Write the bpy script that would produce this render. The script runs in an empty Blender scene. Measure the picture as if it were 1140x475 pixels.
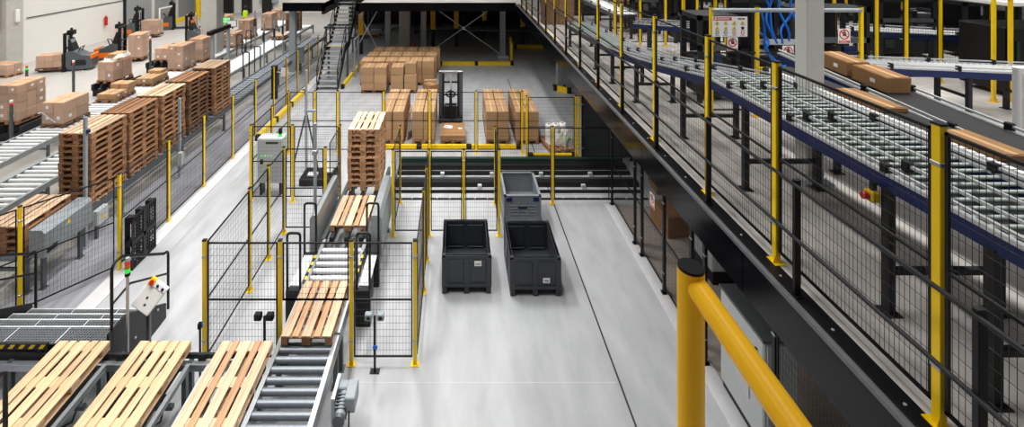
import bpy, math, random
from mathutils import Vector, Matrix, Euler
random.seed(7)
SC = bpy.context.scene
COL = SC.collection
PI = math.pi
R = math.radians
# ------------------------------------------------------------------ camera
cam_d = bpy.data.cameras.new('camera')
cam = bpy.data.objects.new('camera', cam_d); COL.objects.link(cam)
EYE = 7.2                                   # eye height above the hall floor
cam.location = (0, 0, EYE); cam.rotation_euler = (R(90), 0, 0)
cam_d.sensor_width = 36.0; cam_d.lens = 515 / 1140 * 36
cam_d.shift_x = (570 - 508) / 1140; cam_d.shift_y = -(237.5 + 67) / 1140
cam_d.clip_start = 0.05; cam_d.clip_end = 200
SC.camera = cam
# ------------------------------------------------------------------ world, lamps, exposure
W = bpy.data.worlds.new('world'); SC.world = W; W.use_nodes = True
W.node_tree.nodes['Background'].inputs[0].default_value = (0.93, 0.96, 1.0, 1)
W.node_tree.nodes['Background'].inputs[1].default_value = 0.15
def area(x, y, z, sx, sy, p, tilt=(0, 0, 0), col=(1, 0.98, 0.95)):
    l = bpy.data.lights.new('ceiling_lamp', 'AREA'); l.shape = 'RECTANGLE'; l.size = sx; l.size_y = sy
    l.energy = p * 0.78; l.color = col; l.spread = R(125)
    o = bpy.data.objects.new('ceiling_lamp', l); COL.objects.link(o); o.location = (x, y, z); o.rotation_euler = tilt
for lx, ly, sy, p in ((-20.5, 27, 26, 2500), (-14.2, 22, 26, 2500), (-5.2, 15, 24, 1350), (0.6, 17, 26, 1150), (7.5, 10, 20, 1200), (13.5, 12, 20, 800)):
    area(lx, ly, 11.4, 0.7, sy, p)
area(-7, 40, 11.4, 26, 1.0, 1500)
area(-2.2, 13.0, 11.2, 0.6, 2.4, 650)
area(-4.5, 5.5, 11.2, 0.6, 2.4, 380)
SC.view_settings.view_transform = 'Standard'; SC.view_settings.look = 'None'
SC.view_settings.exposure = -0.28; SC.view_settings.gamma = 1.0; SC.view_settings.use_curve_mapping = False

# ------------------------------------------------------------------ materials
def lin(c):
    return tuple(((v / 255 / 12.92) if v / 255 <= 0.04045 else ((v / 255 + 0.055) / 1.055) ** 2.4) for v in c) + (1,)
MATS = {}
def mat(name, rgb, rough=0.5, metal=0.0, var=0.0, scale=6.0, rnd=0.0, bump=0.0, emit=0.0, alpha=1.0, stretch=(1, 1, 1), spec=0.5, world=False):
    m = bpy.data.materials.new(name); m.use_nodes = True
    nt = m.node_tree; b = nt.nodes['Principled BSDF']; L = nt.links.new
    c = lin(rgb)
    b.inputs['Roughness'].default_value = rough; b.inputs['Metallic'].default_value = metal
    b.inputs['Specular IOR Level'].default_value = spec
    b.inputs['Base Color'].default_value = c
    if alpha < 1: b.inputs['Alpha'].default_value = alpha
    if emit:
        b.inputs['Emission Color'].default_value = c; b.inputs['Emission Strength'].default_value = emit
    if var or rnd or bump:
        tc = nt.nodes.new('ShaderNodeTexCoord'); mp = nt.nodes.new('ShaderNodeMapping'); mp.inputs['Scale'].default_value = stretch
        if world:
            g = nt.nodes.new('ShaderNodeNewGeometry'); L(g.outputs['Position'], mp.inputs[0])
        else: L(tc.outputs['Object'], mp.inputs[0])
        nz = nt.nodes.new('ShaderNodeTexNoise'); nz.inputs['Scale'].default_value = scale; nz.inputs['Detail'].default_value = 5
        L(mp.outputs[0], nz.inputs['Vector'])
        oi = nt.nodes.new('ShaderNodeObjectInfo')
        ma = nt.nodes.new('ShaderNodeMath'); ma.operation = 'MULTIPLY_ADD'; ma.inputs[1].default_value = var * 2; ma.inputs[2].default_value = 1 - var
        L(nz.outputs['Fac'], ma.inputs[0])
        mb = nt.nodes.new('ShaderNodeMath'); mb.operation = 'MULTIPLY_ADD'; mb.inputs[1].default_value = rnd * 2; mb.inputs[2].default_value = 1 - rnd
        L(oi.outputs['Random'], mb.inputs[0])
        mm = nt.nodes.new('ShaderNodeMath'); mm.operation = 'MULTIPLY'; L(ma.outputs[0], mm.inputs[0]); L(mb.outputs[0], mm.inputs[1])
        mx = nt.nodes.new('ShaderNodeMix'); mx.data_type = 'RGBA'; mx.blend_type = 'MULTIPLY'; mx.inputs[0].default_value = 1
        mx.inputs[6].default_value = c; L(mm.outputs[0], mx.inputs[7]); L(mx.outputs[2], b.inputs['Base Color'])
        if bump:
            bp = nt.nodes.new('ShaderNodeBump'); bp.inputs['Strength'].default_value = bump; bp.inputs['Distance'].default_value = 0.01
            L(nz.outputs['Fac'], bp.inputs['Height']); L(bp.outputs[0], b.inputs['Normal'])
    MATS[name] = m
    return m
mat('concrete', (170, 172, 175), 0.36, var=0.32, scale=2.0, bump=0.06, stretch=(1.6, 0.45, 1), world=True)
mat('concrete_lane_shaded', (146, 146, 152), 0.5, var=0.45, scale=2.0, stretch=(4, 0.4, 1), world=True)  # brushed lane floor, with the shade beside the fence put into its darker colour
mat('concrete_far', (168, 165, 160), 0.45, var=0.2, scale=0.7, world=True)
mat('deck', (200, 195, 190), 0.42, var=0.6, scale=1.8, stretch=(0.6, 1.2, 1), world=True)
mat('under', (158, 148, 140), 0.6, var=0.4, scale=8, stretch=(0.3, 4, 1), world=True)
mat('joint', (52, 48, 46), 0.8)
mat('kerb', (196, 196, 198), 0.6, var=0.1)
mat('wall_white', (232, 230, 224), 0.7, var=0.04, scale=1.0, world=True)
mat('pillar', (186, 184, 178), 0.75, var=0.14, scale=3, bump=0.1)
mat('door_grey', (172, 176, 180), 0.45, metal=0.2, var=0.08)
mat('pipe_red', (150, 40, 32), 0.4)
mat('black', (16, 16, 18), 0.42, var=0.1, spec=0.35)
mat('black_gloss', (11, 12, 15), 0.12, var=0.1, scale=2, spec=0.14)
mat('flange', (92, 93, 98), 0.35, var=0.2, scale=8)
mat('dark', (32, 33, 36), 0.5, var=0.2, spec=0.35)
mat('wire', (34, 34, 36), 0.5)
mat('yellow', (246, 205, 4), 0.35, var=0.05)
mat('yellow_tube', (255, 192, 0), 0.4, var=0.05, scale=20, bump=0.01, spec=0.25)
mat('steel', (176, 180, 184), 0.32, metal=0.75, var=0.12, scale=12)
mat('steel_light', (205, 208, 210), 0.35, metal=0.35, var=0.1, scale=12)
mat('galv', (150, 157, 160), 0.42, metal=0.5, var=0.3, scale=9)
mat('steel_dark', (96, 102, 106), 0.4, metal=0.5, var=0.2)
mat('roller', (124, 130, 137), 0.42, metal=0.45, var=0.2, scale=20)
mat('roller_pale', (188, 198, 192), 0.4, metal=0.2, var=0.15)
mat('roller_light', (220, 222, 224), 0.35, metal=0.2, var=0.1)
mat('grey_paint', (150, 158, 164), 0.4, var=0.08)
mat('cabinet_grey', (186, 190, 190), 0.42, var=0.04)
mat('column_white', (214, 214, 210), 0.45, var=0.05)
mat('white', (236, 236, 234), 0.5)
mat('blue', (6, 30, 86), 0.35, var=0.1)
mat('blue_hose', (20, 110, 215), 0.35)
mat('belt', (26, 26, 28), 0.6, var=0.15, scale=20)
mat('belt_green', (138, 152, 148), 0.35, var=0.15)
mat('green_dark', (20, 46, 38), 0.45, var=0.2)
mat('orange', (238, 118, 14), 0.4, var=0.05)
mat('red', (205, 24, 26), 0.4)
mat('red_glow', (225, 40, 22), 0.4, emit=0.25)
mat('amber', (200, 120, 10), 0.4)
mat('green_glow', (20, 225, 70), 0.4, emit=0.9)
mat('screen', (140, 230, 150), 0.3, emit=0.5)
mat('green', (110, 215, 40), 0.5)
mat('hazard', (240, 200, 10), 0.5)
mat('vest', (196, 232, 20), 0.6)
mat('cloth', (34, 40, 52), 0.8)
mat('skin', (205, 158, 130), 0.6)
mat('hair', (50, 36, 28), 0.7)
mat('bin', (48, 51, 57), 0.42, var=0.14, scale=10)
mat('bin_grey', (128, 133, 138), 0.45, var=0.12, scale=10)
mat('card', (176, 141, 106), 0.78, var=0.12, scale=5, rnd=0.12, spec=0.2)
mat('card_tan', (152, 116, 80), 0.78, var=0.2, scale=5, rnd=0.08, spec=0.15)
mat('card_wrap', (188, 148, 116), 0.4, var=0.16, scale=9, rnd=0.14)
mat('tape', (206, 168, 122), 0.35, var=0.04)
mat('wood', (146, 108, 78), 0.8, var=0.85, scale=3.2, rnd=0.38, bump=0.15, stretch=(9, 0.7, 9), spec=0.2)
mat('wood_top', (204, 174, 145), 0.75, var=0.85, scale=3.2, rnd=0.30, bump=0.15, stretch=(9, 0.7, 9), spec=0.2)
mat('wood_new', (214, 179, 141), 0.7, var=0.7, scale=3.2, rnd=0.14, bump=0.1, stretch=(9, 0.7, 9), spec=0.2)
mat('wood_mid', (186, 146, 112), 0.78, var=0.7, scale=3.2, rnd=0.2, bump=0.15, stretch=(9, 0.7, 9), spec=0.2)
mat('wood_dark', (106, 78, 58), 0.8, var=0.85, scale=3.2, rnd=0.34, bump=0.15, stretch=(9, 0.7, 9), spec=0.2)
mat('paper', (240, 240, 238), 0.6, var=0.03)
mat('film', (238, 240, 244), 0.22, alpha=0.11, var=0.1)
mat('film_white', (238, 238, 236), 0.3, alpha=0.8, var=0.1, scale=14, bump=0.6)
mat('print', (60, 60, 64), 0.6)
mat('grate', (140, 144, 148), 0.45, metal=0.3, var=0.1)
def M(k): return MATS[k]

# ------------------------------------------------------------------ mesh helpers
class MB:
    def __init__(s): s.v = []; s.f = []; s.m = []; s.sm = []
    def add(s, vs, fs, m=0, smooth=False):
        o = len(s.v); s.v += [tuple(v) for v in vs]
        for f in fs: s.f.append(tuple(i + o for i in f)); s.m.append(m); s.sm.append(smooth)
        return s
    def box(s, x0, x1, y0, y1, z0, z1, m=0, mx=None):
        vs = [(x0, y0, z0), (x1, y0, z0), (x1, y1, z0), (x0, y1, z0), (x0, y0, z1), (x1, y0, z1), (x1, y1, z1), (x0, y1, z1)]
        if mx: vs = [mx @ Vector(v) for v in vs]
        return s.add(vs, [(0, 3, 2, 1), (4, 5, 6, 7), (0, 1, 5, 4), (1, 2, 6, 5), (2, 3, 7, 6), (3, 0, 4, 7)], m)
    def cb(s, c, d, m=0, rot=None):      # centre, size, rotation
        mx = Matrix.Translation(c)
        if rot: mx = mx @ Euler(rot).to_matrix().to_4x4()
        return s.box(-d[0] / 2, d[0] / 2, -d[1] / 2, d[1] / 2, -d[2] / 2, d[2] / 2, m, mx)
    def rbox(s, x0, x1, y0, y1, z0, z1, b=0.01, m=0):   # chamfered box
        xs = (x0, x1); ys = (y0, y1); zs = (z0, z1); o = len(s.v)
        vs = []
        for i in (0, 1):
            for j in (0, 1):
                for k in (0, 1):
                    sx = b if i == 0 else -b; sy = b if j == 0 else -b; sz = b if k == 0 else -b
                    vs += [(xs[i], ys[j] + sy, zs[k] + sz), (xs[i] + sx, ys[j], zs[k] + sz), (xs[i] + sx, ys[j] + sy, zs[k])]
        I = lambda i, j, k, a: (i * 4 + j * 2 + k) * 3 + a
        fs = []
        for i in (0, 1): fs.append([I(i, 0, 0, 0), I(i, 1, 0, 0), I(i, 1, 1, 0), I(i, 0, 1, 0)][::1 if i else -1])
        for j in (0, 1): fs.append([I(0, j, 0, 1), I(1, j, 0, 1), I(1, j, 1, 1), I(0, j, 1, 1)][::-1 if j else 1])
        for k in (0, 1): fs.append([I(0, 0, k, 2), I(1, 0, k, 2), I(1, 1, k, 2), I(0, 1, k, 2)][::1 if k else -1])
        for i in (0, 1):
            for j in (0, 1): fs.append([I(i, j, 0, 0), I(i, j, 1, 0), I(i, j, 1, 1), I(i, j, 0, 1)])
        for i in (0, 1):
            for k in (0, 1): fs.append([I(i, 0, k, 0), I(i, 1, k, 0), I(i, 1, k, 2), I(i, 0, k, 2)])
        for j in (0, 1):
            for k in (0, 1): fs.append([I(0, j, k, 1), I(1, j, k, 1), I(1, j, k, 2), I(0, j, k, 2)])
        for i in (0, 1):
            for j in (0, 1):
                for k in (0, 1): fs.append([I(i, j, k, 0), I(i, j, k, 1), I(i, j, k, 2)])
        return s.add(vs, fs, m)
    def cyl(s, p0, p1, r, n=10, m=0, r1=None, caps=True):
        p0 = Vector(p0); p1 = Vector(p1); r1 = r if r1 is None else r1
        d = (p1 - p0).normalized(); a = Vector((0, 0, 1)) if abs(d.z) < 0.9 else Vector((1, 0, 0))
        u = d.cross(a).normalized(); w = d.cross(u)
        vs = [p0 + (u * math.cos(2 * PI * i / n) + w * math.sin(2 * PI * i / n)) * r for i in range(n)]
        vs += [p1 + (u * math.cos(2 * PI * i / n) + w * math.sin(2 * PI * i / n)) * r1 for i in range(n)]
        s.add(vs, [(i, (i + 1) % n, n + (i + 1) % n, n + i) for i in range(n)], m, True)
        if caps: s.add(vs[:n], [tuple(range(n))], m); s.add(vs[n:], [tuple(range(n))], m)
        return s
    def tube(s, pts, r, n=8, m=0):
        pts = [Vector(p) for p in pts]; rings = []
        t0 = (pts[1] - pts[0]).normalized(); a = Vector((0, 0, 1)) if abs(t0.z) < 0.9 else Vector((1, 0, 0))
        u = t0.cross(a).normalized()
        for i, p in enumerate(pts):
            t = (pts[min(i + 1, len(pts) - 1)] - pts[max(i - 1, 0)]).normalized()
            u = (u - t * u.dot(t)).normalized(); w = t.cross(u)
            rings.append([p + (u * math.cos(2 * PI * k / n) + w * math.sin(2 * PI * k / n)) * r for k in range(n)])
        vs = [v for q in rings for v in q]; fs = []
        for i in range(len(pts) - 1):
            for k in range(n): fs.append((i * n + k, i * n + (k + 1) % n, (i + 1) * n + (k + 1) % n, (i + 1) * n + k))
        s.add(vs, fs, m, True); s.add(rings[0], [tuple(range(n))], m); s.add(rings[-1], [tuple(range(n))], m)
        return s
    def prism(s, poly, axis, a, b, m=0):     # poly in the two other axes
        n = len(poly)
        def P(p, t):
            return {'x': (t, p[0], p[1]), 'y': (p[0], t, p[1]), 'z': (p[0], p[1], t)}[axis]
        vs = [P(p, a) for p in poly] + [P(p, b) for p in poly]
        return s.add(vs, [tuple(range(n)), tuple(range(2 * n - 1, n - 1, -1))] + [(i, (i + 1) % n, n + (i + 1) % n, n + i) for i in range(n)], m)
    def mesh(s, name, mats):
        me = bpy.data.meshes.new(name); me.from_pydata(s.v, [], s.f)
        for k in ([mats] if isinstance(mats, str) else mats): me.materials.append(M(k))
        me.polygons.foreach_set('material_index', s.m); me.polygons.foreach_set('use_smooth', s.sm)
        import bmesh
        bm = bmesh.new(); bm.from_mesh(me); bmesh.ops.recalc_face_normals(bm, faces=bm.faces); bm.to_mesh(me); bm.free()
        me.update(); return me
    def build(s, name, mats, parent=None, loc=(0, 0, 0), rot=(0, 0, 0)):
        return put(name, s.mesh(name, mats), parent, loc, rot)
def put(name, me, parent=None, loc=(0, 0, 0), rot=(0, 0, 0)):
    o = bpy.data.objects.new(name, me); COL.objects.link(o); o.parent = parent; o.location = loc; o.rotation_euler = rot
    return o
def tag(o, label, cat, group=None):
    o['label'] = label; o['category'] = cat
    if group: o['group'] = group
    return o
def thing(name, label, cat, loc=(0, 0, 0), rz=0, group=None):
    return tag(put(name, None, None, loc, (0, 0, rz)), label, cat, group)
def struct(o): o['kind'] = 'structure'; return o
def copy_tree(o, parent=None, loc=None, rz=None):
    c = o.copy(); COL.objects.link(c); c.parent = parent
    for ch in o.children: copy_tree(ch, c)
    if loc is not None: c.location = loc
    if rz is not None: c.rotation_euler = (0, 0, rz)
    return c
ORD = ['first', 'second', 'third', 'fourth', 'fifth', 'sixth', 'seventh', 'eighth', 'ninth', 'tenth', 'eleventh', 'twelfth', 'thirteenth', 'fourteenth']
def arc(c, r, a0, a1, n, f): return [f(c[0] + r * math.cos(a0 + (a1 - a0) * i / n), c[1] + r * math.sin(a0 + (a1 - a0) * i / n)) for i in range(n + 1)]

# ================================================================== THE SETTING
MZ = 3.84         # mezzanine floor height
struct(MB().box(-7.3, 26, -3, 46, -0.2, 0).build('floor', 'concrete'))
o = struct(MB().box(-9.0, -7.3, -3, 46, -0.2, 0).build('floor_lane_shaded', 'concrete_lane_shaded'))
o = struct(MB().box(-27, -9.0, -3, 46, -0.2, 0).build('floor_far', 'concrete_far'))
struct(MB().box(2.645, 2.675, -2, 24, 0.0, 0.003).build('trim_1', 'joint'))
struct(MB().box(4.05, 4.33, -2, 12.6, 0.0, 0.012).build('trim_2', 'kerb'))
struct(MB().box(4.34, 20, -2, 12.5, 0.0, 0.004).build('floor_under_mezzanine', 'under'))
struct(MB().box(-7.42, -7.05, 9.0, 26, 0.0, 0.02).build('trim_3', 'kerb'))
struct(MB().box(-3.0, 2.6, 7.52, 7.535, 0.0, 0.002).build('trim_4', 'kerb'))
# left outer wall with pilaster and roller doors
wl = struct(MB().box(-25.5, -25.1, 8, 35.0, 0, 12).box(-25.5, -25.1, 35.0, 46, 5.2, 12).build('wall_left', 'wall_white'))
MB().box(-25.1, -25.05, 27.0, 35, 2.62, 2.65).build('cable_tray', 'dark', wl)
MB().rbox(-25.1, -24.6, 25.3, 26.3, 0, 12, 0.02).build('pilaster', 'pillar', wl)
for y in (25.15, 26.5):
    MB().cyl((-24.98, y, 2.25), (-24.98, y, 11), 0.07, 10).build('red_pipe', 'pipe_red', wl)
MB().rbox(-24.6, -24.5, 25.75, 26.0, 2.6, 3.3, 0.02).build('wall_box', 'white', wl)
MB().cyl((-24.98, 33, 1.1), (-24.98, 33, 1.7), 0.1, 10).cyl((-24.98, 33, 1.7), (-24.98, 33, 1.8), 0.04, 8).build('fire_extinguisher', 'red', wl)
MB().box(-25.3, -25.0, 34.85, 35.05, 0, 6).build('door_jamb', 'dark', wl)
for i, (y0, y1) in enumerate(((35.05, 38.3), (38.6, 41.6), (41.9, 45.6))):
    d = struct(put('door_%d' % (i + 1), None, None, (-25.3, y0, 0)))
    n = 34; sl = MB().rbox(0, 0.05, 0.02, y1 - y0 - 0.02, 0, 0.143, 0.012).mesh('slat', 'door_grey')
    for k in range(n): put('slat', sl, d, (0, 0, 0.02 + 0.15 * k))
    MB().box(-0.05, 0.12, y1 - y0, y1 - y0 + 0.3, 0, 5.3).build('door_post', 'wall_white', d)
wb = struct(MB().box(-25.5, 26, 45.7, 46, 0, 12).build('wall_back', 'wall_white'))
for i, x in enumerate((-24.2, -22.4, -20.6, -18.6)):
    MB().rbox(x - 0.45, x + 0.45, 45.3, 45.7, 0, 6, 0.03).build('dock_leaf', 'dark', wb)
for i in range(9):
    MB().box(-24 + i * 4.6, -22.2 + i * 4.6, 45.45, 45.7, 1.0, 6).build('dock_panel', 'door_grey', wb)
struct(MB().box(25.7, 26, -3, 46, 0, 12).build('wall_right', 'wall_white'))
cc = struct(MB().rbox(-0.46, 0.46, -0.4, 0.4, 0, 12, 0.03).build('wall_column_1', 'pillar', None, (-14.35, 27.2, 0)))
struct(MB().rbox(-0.35, 0.35, -0.35, 0.35, 0, 12, 0.03).build('wall_column_2', 'pillar', None, (-3.3, 29.8, 0)))

# mezzanine decks and edge beams
dk = struct(MB().box(3.33, 25.6, 2.25, 45.5, 3.62, MZ).build('floor_mezzanine', 'deck'))
bm_ = struct(put('trim_mezzanine_edge', None))
for i in range(8):   # beam face is a row of steel plates
    y0 = 2.3 + i * 2.74
    MB().box(3.12, 3.16, y0 + 0.006, y0 + 2.734, 3.36, MZ).build('beam_plate', 'black_gloss', bm_)
MB().box(3.10, 3.15, 2.3, 24.2, MZ - 0.02, MZ + 0.02).build('beam_flange', 'flange', bm_)
MB().box(3.15, 3.33, 2.3, 24.2, 3.66, MZ + 0.004).build('edge_cover', 'black', bm_)
bo = MB().cyl((0, 0, 0), (0, 0, 0.008), 0.012, 8).mesh('bolt', 'steel_light')
for i in range(34): put('bolt', bo, bm_, (3.24, 2.7 + 0.64 * i, MZ + 0.004))
MB().box(3.16, 3.4, 2.3, 24.2, 3.34, 3.4).build('beam_lower_flange', 'black', bm_)
d2 = struct(MB().box(-9.1, -6.9, 24.35, 45.5, 3.62, MZ).box(-6.9, -5.25, 27.6, 45.5, 3.62, MZ).box(-5.25, 3.32, 24.35, 45.5, 3.62, MZ).build('floor_cross_mezzanine', 'deck'))
b2 = struct(put('trim_cross_beam', None))
MB().box(-9.1, -6.9, 24.2, 24.34, 3.46, MZ + 0.06).build('beam_plate', 'black_gloss', b2)
MB().box(-5.25, 3.1, 24.2, 24.34, 3.46, MZ + 0.06).build('beam_plate', 'black_gloss', b2)
for y in (27.6, 31, 35): MB().box(-9.1, 3.3, y, y + 0.2, 3.3, 3.62).build('cross_joist', 'dark', b2)
MB().box(-7.05, -6.9, 24.2, 27.6, 3.3, MZ).build('joist', 'dark', b2)
MB().box(-5.25, -5.1, 24.2, 27.6, 3.3, MZ).build('joist', 'dark', b2)
for i, (x, y) in enumerate(((-8.75, 24.8), (-4.18, 28.3), (-2.0, 28.3), (2.83, 28.3))):
    c = struct(put('trim_column_%d' % (i + 1), None, None, (x, y, 0)))
    MB().box(-0.16, 0.16, -0.15, -0.13, 0, 3.4).box(-0.16, 0.16, 0.13, 0.15, 0, 3.4).box(-0.012, 0.012, -0.13, 0.13, 0, 3.4).build('shaft', 'grey_paint', c)
    MB().rbox(-0.3, 0.3, -0.28, 0.28, 0, 0.14, 0.01).build('base_plate', 'kerb', c)
def brace(label, x0, x1, z0, z1, y):
    t = thing('cross_brace', label, 'brace', (x0, y, 0))
    MB().cyl((0, 0, z0), (x1 - x0, 0, z1), 0.035, 6).build('rod', 'steel_light', t)
    MB().cyl((0, 0.08, z1), (x1 - x0, 0.08, z0), 0.035, 6).build('rod', 'steel_light', t)
    MB().cb(((x1 - x0) / 2, 0.0, (z0 + z1) / 2), (0.2, 0.02, 0.2)).build('gusset_plate', 'steel', t)
brace('grey crossed tie rods under the dark mezzanine beam behind the pallet truck', -1.85, 2.7, 0.2, 3.4, 28.3)
brace('grey crossed tie rods under the mezzanine between stairs and column', -6.4, -4.55, 0.02, 3.4, 28.3)

# platform under the photographer with its yellow guard barrier
struct(MB().box(-3, 3.0, -1.5, 2.12, 4.6, 4.75).build('floor_viewing_platform', 'deck'))
t = thing('guard_barrier', 'thick yellow tubular guard barrier in the foreground', 'barrier', (1.004, 1.98, 4.75))
MB().cyl((0, 0, 0), (0, 0, 1.045), 0.054, 32).build('post', 'yellow_tube', t)
MB().cyl((0, 0, 1.046), (0, 0, 1.056), 0.054, 32, r1=0.051).build('end_cap', 'black', t)['label'] = 'black cap on top of the post'
MB().cyl((0.012, -0.02, 0.985), (0.012, -2.6, 0.985), 0.046, 32).build('rail', 'yellow_tube', t)
MB().cyl((0.012, -2.6, 0), (0.012, -2.6, 1.045), 0.054, 24).build('post', 'yellow_tube', t)

# ================================================================== FENCES
POST_CACHE = {}
def post_mesh(h, colr):
    k = (round(h, 3), colr)
    if k not in POST_CACHE:
        a = MB().rbox(-0.032, 0.032, -0.026, 0.026, 0, h, 0.004).box(-0.07, 0.07, -0.055, 0.055, 0, 0.012)
        a.add([(-0.032, 0.026, 0.012), (-0.032, 0.055, 0.012), (-0.032, 0.026, 0.09)], [(0, 1, 2)]).add([(0.032, -0.026, 0.012), (0.032, -0.055, 0.012), (0.032, -0.026, 0.09)], [(0, 1, 2)])
        POST_CACHE[k] = a.mesh('post', colr)
    return POST_CACHE[k]
CAP = MB().rbox(-0.036, 0.036, -0.03, 0.03, 0, 0.02, 0.003).mesh('cap', 'black')
CLIP = MB().rbox(-0.037, 0.037, -0.032, 0.032, 0, 0.03, 0.003).mesh('clamp', 'steel')
PANEL_CACHE = {}
def panel_mesh(w, h, z0=0.13, sp=0.05, sh=0.115, wt=0.0027):
    k = (round(w, 2), round(h, 2), sp, z0)
    if k in PANEL_CACHE: return PANEL_CACHE[k]
    t = 0.022
    a = MB().box(0, w, -t / 2, t / 2, h - t, h).box(0, w, -t / 2, t / 2, z0, z0 + t).box(0, t, -t / 2, t / 2, z0, h).box(w - t, w, -t / 2, t / 2, z0, h)
    a.box(t, w - t, -t / 2, t / 2, 1.09, 1.09 + t)
    fm = a.mesh('panel_frame', 'black'); b = MB()
    n = max(2, int(round(w / sp)))
    for i in range(1, n): x = w * i / n; b.box(x - wt / 2, x + wt / 2, -wt / 2, wt / 2, z0, h - t)
    q = max(2, int(round((h - z0) / sh)))
    for i in range(1, q): z = z0 + (h - z0) * i / q; b.box(0, w, wt / 2, wt * 1.5, z - wt / 2, z + wt / 2)
    PANEL_CACHE[k] = (fm, b.mesh('wire_mesh', 'wire')); return PANEL_CACHE[k]
def fence(label, p0, p1, posts, h=2.07, z=0, colr='yellow', hp=None, skip=(), sp=0.055, ends=(True, True), upper=()):
    """posts: distances along the run where a post stands"""
    p0 = Vector(p0); p1 = Vector(p1); d = p1 - p0
    t = thing('safety_fence', label, 'fence', (p0.x, p0.y, z), math.atan2(d.y, d.x))
    hp = hp or h + 0.03
    for i, s in enumerate(posts):
        if (i == 0 and not ends[0]) or (i == len(posts) - 1 and not ends[1]): continue
        p = put('post', post_mesh(hp, colr), t, (s, 0, 0))
        put('cap', CAP, p, (0, 0, hp))
        for zc in (h - 0.25, 0.4): put('clamp', CLIP, p, (0, 0, zc))
    for i in range(len(posts) - 1):
        if i in skip: continue
        w = posts[i + 1] - posts[i] - 0.09
        fm, wm = panel_mesh(w, h, sp=sp, z0=1.09 if i in upper else 0.13)
        f = put('panel_frame', fm, t, (posts[i] + 0.045, 0, 0)); put('wire_mesh', wm, f)
    return t
XL = -7.34
ys = [10.08, 11.8, 13.45, 15.18, 16.9, 18.6, 20.0, 21.4, 23.0, 24.6]
fence('long yellow-post mesh fence beside the pallet stack conveyor at left', (XL, ys[0]), (XL, ys[-1]), [y - ys[0] for y in ys])
fence('mesh fence angled outwards behind the black steps at left', (-7.36, 10.03), (-8.75, 8.36), [0, 1.54, 2.17], ends=(False, False))
# the cage round the central pallet conveyor
fence('mesh fence of the conveyor cage facing the camera in the foreground', (-4.27, 7.85), (-0.7, 7.85), [0, 1.28, 2.49, 3.57], upper=(1,))
fence('mesh side fence of the conveyor cage along its left side', (-4.24, 7.85), (-4.24, 11.37), [0, 1.65, 2.6, 3.52], ends=(False, True))
fence('mesh fence across the back left of the conveyor cage', (-4.24, 11.37), (-3.22, 11.37), [0, 1.02], ends=(False, True))
fence('short mesh fence joining the cage back to the cabinet fence', (-3.2, 11.66), (-3.2, 12.74), [0, 1.08], ends=(False, True))
fence('mesh fence in front of the grey control cabinet', (-5.66, 12.74), (-3.2, 12.74), [0, 1.15, 2.46], ends=(True, False))
fence('mesh side fence left of the grey control cabinet', (-5.66, 12.74), (-5.66, 15.6), [0, 1.45, 2.86], ends=(False, True))
fence('mesh side fence between the cage and the dark plastic bins', (-0.67, 7.85), (-0.67, 11.25), [0, 1.6, 2.55, 3.34], ends=(False, False))
fence('mesh fence behind the left dark plastic bin', (-1.54, 11.25), (1.04, 11.25), [0, 0.88, 1.72, 2.58], skip=())
fence('short mesh fence beside the pallet stack crossing the floor rails', (-1.54, 11.25), (-1.54, 12.68), [0, 1.43], ends=(False, True))
fence('short mesh fence left of the grey bin holding cables', (1.06, 11.25), (1.06, 12.63), [0, 1.38], ends=(False, True))
fence('mesh fence behind the grey bin running under the mezzanine', (1.06, 12.63), (4.22, 12.63), [0, 1.57, 3.16], ends=(False, False))
fence('wide mesh fence in front of the cardboard box pallets', (-5.66, 15.6), (2.22, 15.6), [0, 0.89, 1.67, 3.21, 4.76, 6.33, 7.88], ends=(False, True))
fence('mesh fence in front of the wrapped film rolls', (2.3, 15.1), (4.0, 15.1), [0, 1.6, 1.7], skip=(1,), ends=(True, True))
fence('dark mesh fence under the mezzanine beside the wrapped film rolls', (4.12, 15.1), (9, 15.1), [0.0, 1.6, 3.2, 4.8], colr='black')
fence('black-post mesh fence under the edge of the right mezzanine', (4.24, 7.88), (4.24, 12.6), [0, 0.45, 1.56, 2.68, 3.1, 4.72], colr='black')
fence('black-post mesh fence nearest the camera under the right mezzanine', (4.34, 3.4), (4.34, 6.3), [0, 1.45, 2.9], colr='black')
t = thing('screen_panel', 'dark screen panel under the mezzanine beside the film roll fence', 'panel', (4.2, 15.22, 0))
MB().box(0, 2.6, 0, 0.03, 0.05, 2.1).build('sheet', 'steel_dark', t)
for x in (0, 1.28, 2.56): MB().box(x, x + 0.05, 0.03, 0.08, 0, 2.12).build('post', 'black', t)
# mezzanine fence and guard rail
ys = [1.6 + 0.75, 3.2, 4.83, 6.14, 7.78, 9.35, 10.9, 12.5, 14.1, 15.7, 17.2, 18.8, 20.5, 22.3, 23.9]
fence('tall yellow-post mesh fence along the mezzanine edge at right', (3.34, ys[0]), (3.34, ys[-1]), [y - ys[0] for y in ys], z=MZ, h=2.05, sp=0.04)
t = thing('guard_rail', 'black tubular guard rail outside the mezzanine fence', 'railing', (3.215, 2.84, MZ))
gp = MB().rbox(-0.03, 0.03, -0.02, 0.02, 0.004, 1.1, 0.004).box(-0.03, 0.03, -0.05, 0.05, 0.004, 0.016).mesh('post', 'black')
for i in range(14): put('post', gp, t, (0, 1.53 * i, 0))
for z in (0.56, 1.06):
    MB().cyl((-0.035, -0.5, z), (-0.035, 21.2, z), 0.017, 8).build('rail', 'dark', t)

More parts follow.
